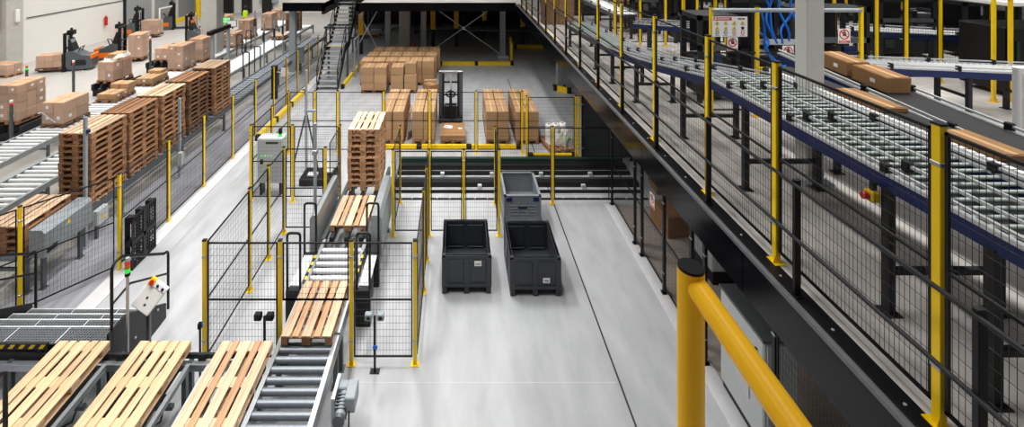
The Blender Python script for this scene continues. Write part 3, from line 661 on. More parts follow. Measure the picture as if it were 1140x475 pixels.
# ================================================================== PLASTIC BINS
def big_bin(label, x0, y0, w, d, h, m='bin', sticker=(0.62, 0.5), clutter=None):
    t = thing('pallet_box', label, 'bin', (x0, y0, 0)); th = 0.045; zb = 0.14
    MB().box(0, w, 0, d, zb, zb + 0.03).build('bottom', m, t)
    MB().box(0.012, w - 0.012, 0.012, th, zb, h).build('front_wall', m, t)
    MB().box(0.012, w - 0.012, d - th, d - 0.012, zb, h).build('back_wall', m, t)
    MB().box(0.012, th, th, d - th, zb, h).build('side_wall', m, t); MB().box(w - th, w - 0.012, th, d - th, zb, h).build('side_wall', m, t)
    MB().box(0, w, 0, th + 0.01, h - 0.05, h).box(0, w, d - th - 0.01, d, h - 0.05, h).box(0, th + 0.01, 0, d, h - 0.05, h).box(w - th - 0.01, w, 0, d, h - 0.05, h).build('rim', m, t)
    for cx in (0, w - 0.07):
        for cy in (0, d - 0.07): MB().rbox(cx, cx + 0.07, cy, cy + 0.07, h - 0.02, h + 0.012, 0.008).build('corner_cap', m, t)
    for x in (0, w / 2 - 0.05, w - 0.1):   # feet and vertical ribs in front and back
        MB().rbox(x, x + 0.1, 0, d, 0, zb, 0.01).build('runner', m, t)
        for yy in (-0.004, d - 0.02): MB().rbox(x, x + 0.1, yy, yy + 0.03, zb, h - 0.04, 0.006).build('rib', m, t)
    for y in (0.0, d / 2 - 0.05, d - 0.1):
        for xx in (-0.004, w - 0.02): MB().rbox(xx, xx + 0.03, y, y + 0.1, zb, h - 0.04, 0.006).build('rib', m, t)
    MB().box(0.0, w, -0.002, 0.02, zb, zb + 0.07).build('skirt', m, t)
    for k in (0, 1):     # raised panels, outside front and inside back
        xa = 0.1 + 0.05 + k * (w / 2 - 0.03)
        MB().rbox(xa, xa + w / 2 - 0.22, 0.0, 0.02, zb + 0.11, h - 0.1, 0.008).build('panel', m, t)
        xb = 0.1 + k * (w / 2 - 0.05)
        MB().rbox(xb, xb + w / 2 - 0.15, d - th - 0.012, d - th + 0.004, zb + 0.1, h - 0.09, 0.008).build('panel', m, t)
        MB().rbox(xb, xb + w / 2 - 0.15, d - th - 0.05, d - th, zb + 0.06, zb + 0.08, 0.006).build('ledge', m, t)
    if sticker:
        s = MB().box(sticker[0], sticker[0] + 0.14, -0.006, -0.001, sticker[1] - 0.05, sticker[1] + 0.05).build('sticker', 'paper', t)
        for k in range(5): MB().box(sticker[0] + 0.025 + 0.02 * k, sticker[0] + 0.036 + 0.02 * k, -0.0068, -0.0058, sticker[1] - 0.03, sticker[1] + 0.01).build('printed_bar', 'print', s)
    return t
big_bin('empty dark grey plastic bin on the left with crumpled paper inside', -0.29, 9.41, 1.0, 1.22, 0.78, 'bin', (0.66, 0.62))
big_bin('empty dark grey plastic bin on the right with white front label', 1.09, 9.34, 1.02, 1.24, 0.78, 'bin', (0.66, 0.33))
a = MB(); random.seed(5)
vs = [(0.09 * math.cos(i * 1.05) * random.uniform(.6, 1.1), 0.07 * math.sin(i * 1.05) * random.uniform(.6, 1.1), z) for z in (0, 0.05) for i in range(6)] + [(0, 0, 0.09)]
a.add(vs, [(i, (i + 1) % 6, 6 + (i + 1) % 6, 6 + i) for i in range(6)] + [(6 + i, 6 + (i + 1) % 6, 12) for i in range(6)] + [(5, 4, 3, 2, 1, 0)])
tag(a.build('crumpled_paper', 'paper', None, (0.5, 9.62, 0.172)), 'crumpled white paper inside the left dark bin', 'paper')
# grey folding crate with cables
t = thing('folding_crate', 'lighter grey slatted plastic crate with blue corner latches and cables inside', 'crate', (1.17, 11.36, 0))
w, d, h = 0.92, 1.18, 0.92
MB().box(0, w, 0, d, 0.1, 0.4).build('bottom', 'bin_grey', t)
for x0, x1, y0, y1, nm in ((0, w, 0, 0.04, 'front_wall'), (0, w, d - 0.04, d, 'back_wall'), (0, 0.04, 0, d, 'side_wall'), (w - 0.04, w, 0, d, 'side_wall')):
    MB().box(x0 + .01, x1 - .01 if x1 - x0 > .1 else x1 - .008, y0 + .01 if y1 - y0 < .1 else y0, y1 - .008, 0.1, h - 0.02).build(nm, 'bin_grey', t)
MB().box(0, w, 0, 0.06, h - 0.03, h).box(0, w, d - 0.06, d, h - 0.03, h).box(0, 0.06, 0, d, h - 0.03, h).box(w - 0.06, w, 0, d, h - 0.03, h).build('rim', 'bin_grey', t)
for k in range(8): MB().rbox(0.1, w - 0.1, -0.008, 0.015, 0.16 + 0.07 * k, 0.2 + 0.07 * k, 0.006).build('slat', 'bin_grey', t)
for k in range(4): MB().rbox(0.12 + 0.22 * k, 0.16 + 0.22 * k, -0.012, 0.015, 0.1, 0.76, 0.006).build('rib', 'bin_grey', t)
for x in (0.06, w - 0.2): MB().rbox(x, x + 0.14, -0.014, 0.01, h - 0.14, h - 0.04, 0.008).build('latch', 'blue', t)
MB().rbox(w / 2 - 0.12, w / 2 + 0.12, -0.014, 0.01, 0.6, 0.66, 0.008).build('latch', 'blue', t)
for x in (0.0, w / 2 - 0.06, w - 0.12): MB().rbox(x, x + 0.12, 0, d, 0, 0.1, 0.01).build('runner', 'bin_grey', t)
for x, y, s in ((1.45, 11.7, 0.0), (1.82, 11.68, 1.2)):
    tag(MB().tube([(0.15 * math.cos(a * .5 + s), 0.15 * math.sin(a * .5 + s) , 0.03 + 0.006 * a) for a in range(30)], 0.02, 6).build('cable_coil', 'black', None, (x, y, 0.40)), 'coiled black cable at the %s of the grey crate' % ('left' if s == 0 else 'right'), 'cable')
tag(MB().cyl((0, 0, 0), (0.25, 0.1, 0.0), 0.035, 10).build('connector', 'cabinet_grey', None, (1.5, 12.1, 0.435)), 'pale cylindrical part lying in the grey crate', 'part')

# ================================================================== PALLET TRUCK MAST
t = thing('pallet_stacker', 'grey walk-behind pallet stacker with mast and ring-shaped tiller', 'stacker', (-0.22, 18.4, 0))
for s in (-1, 1):
    MB().rbox(s * 0.41 - 0.07, s * 0.41 + 0.07, 0.0, 0.16, 0.08, 1.96, 0.012).build('mast_upright', 'steel_dark', t)
    MB().rbox(s * 0.3 - 0.04, s * 0.3 + 0.04, 0.03, 0.12, 0.1, 1.9, 0.01).build('inner_mast', 'dark', t)
    MB().rbox(s * 0.28 - 0.08, s * 0.28 + 0.08, 0.2, 1.35, 0.06, 0.12, 0.02).build('fork', 'dark', t)
    MB().cyl((s * 0.36 - 0.05, -0.1, 0.08), (s * 0.36 + 0.05, -0.1, 0.08), 0.08, 14).build('wheel', 'black', t)
MB().rbox(-0.48, 0.48, 0.0, 0.16, 1.9, 1.98, 0.01).build('top_crossbar', 'steel', t)
MB().box(-0.4, 0.4, 0.04, 0.08, 1.5, 1.56).box(-0.4, 0.4, 0.04, 0.08, 1.0, 1.05).build('crossbar', 'dark', t)
a = MB()
for k in range(9): a.box(-0.26 + 0.065 * k - 0.004, -0.26 + 0.065 * k + 0.004, 0.1, 0.108, 0.6, 1.9)
a.build('mesh_guard', 'steel', t)
MB().cyl((0, 0.06, 0.4), (0, 0.06, 1.85), 0.035, 12).build('lift_cylinder', 'steel_light', t)
MB().rbox(-0.46, 0.46, -0.3, 0.0, 0.06, 0.18, 0.02).build('base', 'dark', t)
MB().rbox(-0.24, 0.24, -0.3, 0.0, 0.18, 0.72, 0.03).build('drive_cover', 'black', t)
MB().rbox(-0.05, 0.05, -0.4, -0.3, 0.2, 1.1, 0.02).build('tiller_arm', 'black', t)
MB().tube([(0.17 * math.cos(2 * PI * i / 20), -0.4, 1.2 + 0.12 * math.sin(2 * PI * i / 20)) for i in range(21)], 0.026, 8).build('tiller_ring', 'black', t)
MB().rbox(-0.05, 0.05, -0.42, -0.34, 1.05, 1.36, 0.02).build('tiller_head', 'black', t)

# ================================================================== FLOOR BARRIERS, TRANSFER RAILS
def kerb_barrier(label, p0, p1, h=0.16, w=0.14, gap=None):
    p0 = Vector((*p0, 0)); p1 = Vector((*p1, 0)); d = p1 - p0; L = d.length
    t = thing('floor_barrier', label, 'barrier', p0, math.atan2(d.y, d.x))
    n = max(1, int(round(L / (gap or 1.9)))); s = L / n
    for k in range(n):
        MB().prism([(-w / 2, 0), (w / 2, 0), (w / 2 - 0.02, h), (-w / 2 + 0.02, h)], 'x', k * s + 0.08, (k + 1) * s - 0.08).build('beam', 'yellow', t)
    for k in range(n + 1): MB().rbox(k * s - 0.09, k * s + 0.09, -w / 2 - 0.01, w / 2 + 0.01, 0, h + 0.01, 0.01).build('joint', 'black', t)
kerb_barrier('yellow floor barrier in front of the left box pallets and flattened cartons', (-3.0, 15.95), (2.15, 15.95), 0.14)
kerb_barrier('short yellow floor barrier in front of the film roll pallet', (2.45, 15.3), (3.9, 15.3), 0.14)
kerb_barrier('yellow floor barrier beside the long left fence', (-7.12, 16.6), (-7.12, 21.6), 0.2)
kerb_barrier('yellow floor barrier running from the stairs past the box rows', (-5.5, 22.4), (-5.5, 26.9), 0.2)
kerb_barrier('yellow floor barrier under the dark cross beam', (-0.9, 26.6), (3.2, 26.6), 0.2)
kerb_barrier('far yellow floor barrier under the right mezzanine', (3.9, 30.6), (6.6, 30.6), 0.25)
kerb_barrier('small yellow and black barrier at the mezzanine column foot', (4.75, 22.1), (5.3, 21.7), 0.25, gap=1)
for label, x, y in (('yellow bollard at the end of the barrier under the beam', 3.3, 27.6), ('second yellow bollard beside the mezzanine column', 3.4, 28.9), ('yellow bollard behind the galvanised cage cover', -3.0, 13.5)):
    t = thing('bollard', label, 'bollard', (x, y, 0))
    MB().cyl((0, 0, 0), (0, 0, 1.1), 0.075, 16).cyl((0, 0, 1.1), (0, 0, 1.13), 0.075, 16, r1=0.03).build('tube', 'yellow', t); MB().box(-0.12, 0.12, -0.12, 0.12, 0, 0.012).build('foot_plate', 'black', t)
t = struct(put('trim_mezzanine_column', None, None, (5.05, 22.6, 0)))
MB().rbox(-0.15, 0.15, -0.15, 0.15, 0, 3.6, 0.01).build('shaft', 'grey_paint', t); MB().box(-0.3, 0.3, -0.3, 0.3, 0, 0.06).build('base_plate', 'dark', t)
# transfer track
t = thing('transfer_track', 'black floor rails of the transfer track with a dark green edge beam', 'track', (-1.78, 12.85, 0))
MB().box(0, 7.1, 1.95, 2.1, 0, 0.2).build('edge_beam', 'green_dark', t)
for y, w_, h_ in ((1.62, 0.2, 0.14), (1.3, 0.1, 0.1), (0.62, 0.2, 0.14), (0.3, 0.08, 0.06)):
    MB().box(0, 7.1, y, y + w_, 0, h_).build('rail', 'black', t)
MB().box(0, 7.1, 1.08, 1.12, 0, 0.05).build('cable_duct', 'steel_dark', t)
MB().box(0, 7.1, -0.04, 0.02, 0, 0.03).build('edge_strip', 'dark', t)
bt = MB().cyl((0, 0, 0), (0, 0, 0.03), 0.03, 8).mesh('bolt', 'steel_light')
for k in range(20): put('bolt', bt, t, (0.2 + 0.35 * k, -0.01, 0.03))
for k in range(4): MB().rbox(1.3 + 1.5 * k, 1.42 + 1.5 * k, 1.2, 1.3, 0, 0.12, 0.01).build('rail_clip', 'steel_light', t)
for k in range(4): MB().rbox(0.9 + 1.5 * k, 1.02 + 1.5 * k, 0.5, 0.6, 0, 0.12, 0.01).build('rail_clip', 'steel_light', t)
t = thing('drive_unit', 'low black drive unit with pale covers beside the grey cabinet', 'machine', (-4.6, 13.5, 0))
MB().rbox(0, 1.0, 0, 0.7, 0, 0.22, 0.02).build('housing', 'black', t)
for k in range(2): MB().rbox(0.2 + 0.4 * k, 0.5 + 0.4 * k, 0.1 + 0.2 * k, 0.3 + 0.2 * k, 0.22, 0.3, 0.02).build('cover', 'steel_light', t)

# grey control cabinet
t = thing('control_cabinet', 'grey control cabinet with buttons and green lamp behind the fence', 'cabinet', (-5.6, 13.0, 0))
MB().rbox(0, 0.72, 0, 0.35, 0.36, 1.62, 0.015).build('body', 'cabinet_grey', t)
MB().rbox(0.02, 0.7, -0.015, 0.0, 0.38, 1.6, 0.006).build('door', 'cabinet_grey', t)
MB().box(0.25, 0.6, -0.02, -0.014, 1.47, 1.53).build('display', 'print', t)
MB().rbox(0.1, 0.18, -0.05, -0.014, 0.92, 1.04, 0.008).build('main_switch', 'black', t)
MB().rbox(0.22, 0.3, -0.03, -0.014, 0.9, 0.96, 0.006).build('rotary_switch', 'hazard', t)
for k, c in enumerate(('green_glow', 'white', 'green_glow', 'white')): MB().cyl((0.14 + 0.09 * k, -0.014, 1.14), (0.14 + 0.09 * k, -0.035, 1.14), 0.022, 10).build('push_button', c, t)
for x in (0.05, 0.6): MB().box(x, x + 0.06, 0.05, 0.3, 0, 0.36).build('leg', 'black', t)
MB().cyl((0.6, 0.15, 1.62), (0.6, 0.15, 1.7), 0.05, 12).build('lamp', 'green_glow', t); MB().cyl((0.6, 0.15, 1.7), (0.6, 0.15, 1.84), 0.05, 12).build('lamp_cap', 'black', t)
for label, x, y, h, b in (('grey pole with diagonal brace behind the control cabinet', -4.67, 14.4, 3.15, True), ('grey pole with clamp left of the cage lane cover', -3.42, 11.2, 2.76, False)):
    t = thing('support_pole', label, 'pole', (x, y, 0))
    MB().cyl((0, 0, 0), (0, 0, h), 0.04, 10).cyl((0, 0, 0), (0, 0, 0.02), 0.1, 10).build('pole', 'grey_paint', t)
    if b:
        MB().cyl((-0.02, 0, 1.75), (-0.42, -0.1, 0.02), 0.028, 8).build('brace', 'steel_dark', t); MB().cyl((0.02, 0, 1.75), (0.3, 0.2, 0.02), 0.028, 8).build('brace', 'steel_dark', t)
        MB().rbox(-0.05, 0.3, -0.04, 0.04, 1.85, 1.92, 0.01).build('arm', 'grey_paint', t)
    else: MB().rbox(-0.06, 0.06, -0.06, 0.06, 2.0, 2.12, 0.01).build('clamp', 'steel', t)

# ================================================================== LEFT HALL LOADS
def load(label, x, y, z, nx, ny, nz, bh, rz=0, film=True, c='card_wrap', w=0.76, d=1.14, white=0, extra=None):
    t = thing('pallet_load', label, 'pallet load', (x, y, z), rz)
    p = pallet(None, 0, 0, 0, 0, 'wood', parts=False); p.parent = t; p.name = 'base_pallet'
    bw, bd = w / nx, d / ny
    bm, tm = carton_mesh(bw - 0.008, bd - 0.008, bh, c)
    for k in range(nz):
        for j in range(ny):
            for i in range(nx):
                o = put('box', bm, t, (-w / 2 + bw * (i + .5) + random.uniform(-.006, .006), -d / 2 + bd * (j + .5), 0.1445 + k * (bh + 0.002)))
                if k == nz - 1 or random.random() < 0.2: put('tape', tm, o)
                if j == 0 and random.random() < 0.35: MB().box(-0.05, 0.05, -bd / 2 - 0.002, -bd / 2 + 0.001, bh * .4, bh * .7).build('sticker', 'paper', o)
                if i == nx - 1 and random.random() < 0.35: MB().box(bw / 2 - 0.004, bw / 2 + 0.002, -0.06, 0.06, bh * .4, bh * .7).build('sticker', 'paper', o)
    if film:
        h = nz * (bh + 0.002); e = 0.012; a = MB()
        pts = [(-w / 2 - e, -d / 2 - e), (w / 2 + e, -d / 2 - e), (w / 2 + e, d / 2 + e), (-w / 2 - e, d / 2 + e)]
        a.add([(q[0], q[1], zz) for zz in (0.08, 0.15 + h * 0.96) for q in pts], [(i, (i + 1) % 4, 4 + (i + 1) % 4, 4 + i) for i in range(4)])
        a.build('stretch_film', 'film', t)
    if white:
        h = nz * (bh + 0.002); e = 0.02
        MB().add([(-w / 2 - e, -d / 2 - e, h * .75), (-w / 2 + 0.05, -d / 2 - e, h * .75), (w * .2, -d / 2 - e, 0.2), (w * .1, -d / 2 - e, 0.2)], [(0, 1, 2, 3)]).build('film_fold', 'film_white', t)
    return t
LZ = 0.62
load('tall stretch-wrapped load of brown boxes at the left picture edge', -16.1, 17.15, 0.582, 2, 3, 4, 0.31, 0, True)
load('wrapped half-height box load with white film fold beside tall load', -14.12, 16.75, LZ, 2, 2, 2, 0.37, 0, True, white=1)
load('low two-layer load of pale boxes behind the nearest tall stacks', -14.15, 19.25, LZ, 2, 3, 1, 0.2, 0, False, c='card')
o = carton('pale box left part of the upper layer on the low load', -14.33, 19.65, LZ + 0.348, 0.36, 0.5, 0.2); carton('pale box right part of the upper layer on the low load', -13.95, 19.65, LZ + 0.348, 0.36, 0.5, 0.2)
t = load('box load draped with loose white film near the orange forklift', -16.15, 21.9, 0.58, 2, 2, 2, 0.42, R(-4), True)
carton('brown box tucked in white film on top of draped load', -16.1, 22.0, 1.57, 0.5, 0.7, 0.28, 0.1)
a = MB(); random.seed(9)
n = 16
vs = [((0.45 + 0.1 * q) * math.cos(2 * PI * i / n) * random.uniform(.8, 1.05), (0.55 + 0.1 * q) * math.sin(2 * PI * i / n) * random.uniform(.85, 1.05), (1.86 if math.cos(2 * PI * i / n) > 0.5 else 1.7) - 0.17 * q) for q in range(2) for i in range(n)]
a.add(vs, [(i, (i + 1) % n, n + (i + 1) % n, n + i) for i in range(n)])
tag(a.build('plastic_wrap', 'film_white', None, (-16.1, 21.95, 0)), 'loose white film draped over the box load near the orange forklift', 'wrap')
load('single-layer load of long pale boxes behind the draped load', -14.0, 21.3, LZ, 3, 1, 1, 0.22, 0, False, c='card')
carton('brown box lying on the single-layer load of long boxes', -14.05, 21.75, LZ + 0.367, 0.6, 0.45, 0.14)
load('tall wrapped box load with white labels left of the concrete column', -14.05, 23.7, LZ, 2, 2, 4, 0.28, 0, True)
load('low wrapped load standing left of the tall labelled load', -15.95, 25.6, 0.58, 2, 2, 2, 0.3, 0, True)
load('tallest wrapped box load directly before the concrete column', -13.95, 25.35, LZ, 2, 2, 4, 0.28, 0, True)
load('wrapped box load on conveyor right of the concrete column', -13.85, 28.7, LZ, 2, 2, 3, 0.24, 0, True)
load('tall brown box load beyond the grey gantry', -14.05, 31.2, LZ + 0.016, 2, 2, 4, 0.27, 0, True)
load('far brown box load under the end of the lanes', -13.8, 34.2, LZ, 2, 2, 4, 0.26, 0, True)
load('far low brown load before the dock doors', -15.0, 39.0, 0.0, 2, 2, 4, 0.3, 0, True)
load('wrapped load left at the white wall by the pilaster', -23.9, 24.55, 0.0, 2, 2, 2, 0.26, R(80), True)
load('brown box load standing on the far floor by the operators', -18.2, 36.5, 0.0, 2, 2, 4, 0.28, 0, True)
pallet('flat pallet travelling alone on the lane by the gantry', -11.72, 30.9, LZ, 0, 'wood', 'wood_top', parts=False)
pallet('second flat pallet on top of the lone pallet by the gantry', -11.72, 30.9, LZ + 0.1445, 0, 'wood', 'wood_top', parts=False)
for k in range(9):
    pallet('wooden pallet, %s from the top of the far stack under the mezzanine corner' % ORD[8 - k], -11.9, 33.9, LZ + 0.1445 * k, 0, 'wood', parts=False)
for k in range(6):
    pallet('wooden pallet, %s from the top of the small stack behind the grey gantry' % ORD[5 - k], -16.4, 31.5, 0.1445 * k, 0, 'wood', parts=False)
# portal, loops and posts among the lanes
t = thing('gantry', 'grey gantry with black top beam above the pallet lanes', 'gantry', (-10.95, 20.8, 0))
MB().rbox(-0.06, 0.06, -0.06, 0.06, 0, 3.1, 0.01).build('post', 'grey_paint', t); MB().rbox(-0.06, 0.06, 1.35, 1.47, 0, 3.1, 0.01).build('post', 'grey_paint', t)
MB().rbox(-0.1, 0.1, -0.35, 1.5, 2.95, 3.15, 0.02).build('beam', 'black', t)
for i, (x, y) in enumerate(((-12.75, 27.2), (-12.8, 28.5), (-10.45, 23.0), (-10.4, 24.2))):
    t = thing('guard_loop', ('left', 'right')[i % 2] + ' black tubular loop on the %s pallet lane' % ('farther', 'nearer')[i // 2], 'guard', (x, y, 0))
    pts = [(-0.15, 0, 0), (-0.15, 0, 1.55)] + arc((-0.08, 1.55), 0.07, PI, PI / 2, 3, lambda a, b: (a, 0, b)) + arc((0.08, 1.55), 0.07, PI / 2, 0, 3, lambda a, b: (a, 0, b)) + [(0.15, 0, 0)]
    MB().tube(pts, 0.03, 6).build('loop', 'black', t)
    MB().box(-0.2, 0.2, -0.05, 0.05, 0, 0.02).build('foot_plate', 'black', t)
for i, (x, y, h) in enumerate(((-10.6, 25.5, 2.6), (-10.45, 26.6, 2.6), (-10.3, 27.5, 2.6), (-13.05, 30.0, 2.6))):
    t = thing('light_barrier_post', 'thin grey light barrier post, %s from the left between the lanes' % ORD[i], 'post', (x, y, 0))
    MB().rbox(-0.035, 0.035, -0.035, 0.035, 0, h, 0.008).box(-0.1, 0.1, -0.1, 0.1, 0, 0.02).build('pole', 'grey_paint', t)
    MB().rbox(-0.06, 0.06, -0.07, -0.035, 1.6, 2.1, 0.01).build('sensor', 'dark', t)
t = thing('control_pillar', 'black control pillar with white notice beside the yellow posts', 'pillar', (-8.25, 21.0, 0))
MB().rbox(-0.12, 0.12, -0.1, 0.1, 0, 1.5, 0.01).build('body', 'black', t); MB().box(0.3, 0.6, -0.02, 0, 1.0, 1.4).box(0.12, 0.3, -0.02, 0, 1.18, 1.22).build('notice', 'paper', t)
t = thing('switch_cabinet', 'grey switch cabinet hung on the lane left of the stairs', 'cabinet', (-8.5, 25.2, 0))
MB().rbox(-0.18, 0.18, -0.12, 0.12, 0.5, 1.4, 0.015).build('body', 'grey_paint', t); MB().box(-0.05, 0.05, -0.05, 0.05, 0, 0.5).build('stand', 'steel_dark', t); MB().rbox(-0.15, 0.15, -0.135, -0.12, 0.53, 1.37, 0.005).build('door', 'grey_paint', t)
for label, x, y, hc, c in (('orange-topped signal post beside the draped load', -16.8, 20.3, 1.75, 'red_glow'), ('signal post with green lamp behind the half-height load', -18.2, 19.6, 1.7, 'green_glow'), ('signal post with red lamp beside the tall labelled load', -14.95, 22.6, 2.3, 'red_glow'), ('signal post with red lamp before the tall edge load', -15.1, 15.7, 1.6, 'red_glow')):
    t = thing('signal_post', label, 'signal light', (x, y, 0))
    MB().rbox(-0.04, 0.04, -0.04, 0.04, 0, hc, 0.006).build('pole', 'steel_dark', t)
    MB().cyl((0, 0, hc), (0, 0, hc + 0.08), 0.05, 10).build('lower_lamp', c, t); MB().cyl((0, 0, hc + 0.08), (0, 0, hc + 0.16), 0.05, 10).build('upper_lamp', 'red_glow' if c == 'green_glow' else 'white', t)
# operator desks with screens
for i, (x, y) in enumerate(((-16.65, 33.5), (-15.6, 32.2))):
    t = thing('operator_desk', 'small desk with lit %s screen behind the concrete column' % ('green', 'pale')[i], 'desk', (x, y, 0))
    MB().box(-0.4, 0.4, -0.3, 0.3, 0.95, 1.0).build('top', 'cabinet_grey', t)
    for sx in (-0.35, 0.35): MB().box(sx - 0.03, sx + 0.03, -0.25, 0.25, 0, 0.95).build('leg', 'steel_dark', t)
    MB().rbox(-0.32, 0.32, -0.03, 0.03, 1.15, 1.6, 0.01).build('monitor', 'black', t); MB().box(-0.29, 0.29, -0.036, -0.03, 1.18, 1.57).build('screen', ('screen', 'paper')[i], t); MB().box(-0.03, 0.03, 0, 0.03, 1.0, 1.2).build('stand', 'black', t)

# ================================================================== FORKLIFTS
def forklift(label, x, y, rz, orange_side=True):
    """forks point to local +x"""
    t = thing('forklift', label, 'forklift', (x, y, 0), rz)
    MB().prism([(-1.15, 0.08), (0.0, 0.08), (0.0, 1.05), (-0.35, 1.1), (-0.75, 0.85), (-1.12, 0.8)], 'y', -0.42, 0.42).build('chassis', 'steel_dark', t)
    MB().prism([(-1.2, 0.12), (-0.95, 0.12), (-0.95, 0.82), (-1.12, 0.8), (-1.2, 0.6)], 'y', -0.44, 0.44).build('rear_cover', 'orange' if orange_side else 'steel_dark', t)
    MB().rbox(-1.22, -1.12, -0.44, 0.44, 0.62, 0.84, 0.01).build('rear_trim', 'orange', t)
    MB().prism([(-1.0, 0.3), (-0.25, 0.3), (-0.25, 0.6), (-0.9, 0.6)], 'y', -0.435, -0.42).build('side_panel', 'orange' if orange_side else 'dark', t)
    MB().prism([(-1.0, 0.3), (-0.25, 0.3), (-0.25, 0.6), (-0.9, 0.6)], 'y', 0.42, 0.435).build('side_panel', 'orange' if orange_side else 'dark', t)
    for s in (-1, 1):
        MB().rbox(0.0, 0.14, s * 0.33 - 0.06, s * 0.33 + 0.06, 0.05, 2.05, 0.012).build('mast_upright', 'black', t)
        MB().rbox(0.15, 1.3, s * 0.25 - 0.07, s * 0.25 + 0.07, 0.04, 0.1, 0.015).build('fork', 'dark', t)
        MB().cyl((-0.85, s * 0.3 - 0.06, 0.14), (-0.85, s * 0.3 + 0.06, 0.14), 0.14, 16).build('wheel', 'black', t)
        MB().cyl((0.06, s * 0.46 - 0.05, 0.12), (0.06, s * 0.46 + 0.05, 0.12), 0.12, 16).build('wheel', 'black', t)
    MB().rbox(0.0, 0.14, -0.39, 0.39, 1.97, 2.08, 0.012).build('top_crossbar', 'dark', t); MB().rbox(0.02, 0.12, -0.33, 0.33, 1.2, 1.28, 0.01).build('crossbar', 'dark', t)
    MB().box(0.14, 0.17, -0.36, 0.36, 0.3, 0.38).box(0.14, 0.17, -0.36, 0.36, 0.8, 0.86).build('carriage', 'dark', t)
    MB().cyl((0.05, 0, 0.3), (0.05, 0, 1.95), 0.04, 10).build('lift_cylinder', 'steel_light', t)
    MB().rbox(-0.25, 0.05, -0.2, 0.2, 1.95, 2.2, 0.02).build('scanner_head', 'black', t); MB().cyl((-0.1, 0, 2.2), (-0.1, 0, 2.32), 0.06, 12).build('beacon', 'dark', t)
    MB().prism([(-0.35, 1.1), (-0.05, 1.1), (-0.05, 1.75), (-0.12, 1.75)], 'y', -0.3, 0.3).build('control_console', 'dark', t)
    MB().rbox(-0.2, -0.05, -0.22, 0.22, 1.45, 1.7, 0.02).build('panel', 'grey_paint' if not orange_side else 'orange', t)
    MB().tube([(-0.5, 0.2, 1.0), (-0.6, 0.2, 1.25), (-0.72, 0, 1.3), (-0.6, -0.2, 1.25), (-0.5, -0.2, 1.0)], 0.025, 6).build('grab_bar', 'black', t)
    return t
forklift('grey forklift with orange tail carrying boxes along the white wall', -21.45, 25.65, R(197), False)
load('wrapped box load carried on the grey forklift near the white wall', -22.2, 25.42, 0.13, 2, 3, 2, 0.33, R(107), True)
forklift('orange forklift with black mast facing right behind the draped load', -20.0, 27.6, R(12))
load('tall wrapped box load on the orange forklift behind draped load', -19.05, 27.82, 0.13, 2, 2, 4, 0.33, R(12), True)
forklift('orange forklift beside the dark door jamb carrying a far load', -23.6, 34.4, R(0))
load('wrapped box load on the forklift beside the dark door jamb', -22.6, 34.4, 0.13, 2, 2, 3, 0.33, R(90), True)
forklift('farthest orange forklift before the roller doors', -22.9, 37.4, R(25))
load('small box load on the farthest forklift before the roller doors', -21.75, 38.0, 0.13, 2, 2, 2, 0.4, R(25), True)
forklift('orange forklift half hidden left of the concrete column', -18.2, 31.6, R(185))
kerb_barrier('yellow barrier along the roller doors behind the forklifts', (-24.3, 35.6), (-24.3, 44), 0.35, 0.2)
t = thing('barrier_frame', 'white tubular frame before the roller doors', 'barrier', (-24.5, 38.2, 0))
MB().tube([(0, 0, 0), (0, 0, 1.5), (0.1, 1.9, 1.5), (0.1, 1.9, 0)], 0.08, 8).tube([(0, 0.05, 0.4), (0.1, 1.85, 0.4)], 0.06, 8).build('frame', 'white', t)
for i, (x, y) in enumerate(((-23.9, 42.8), (-22.7, 42.9))):
    t = thing('bollard', '%s yellow bollard before the far dock doors' % ('left', 'right')[i], 'bollard', (x, y, 0)); MB().cyl((0, 0, 0), (0, 0, 1.6), 0.22, 16).build('tube', 'yellow', t); MB().cyl((0, 0, 1.6), (0, 0, 1.68), 0.22, 16, r1=0.12).build('cap', 'yellow', t)

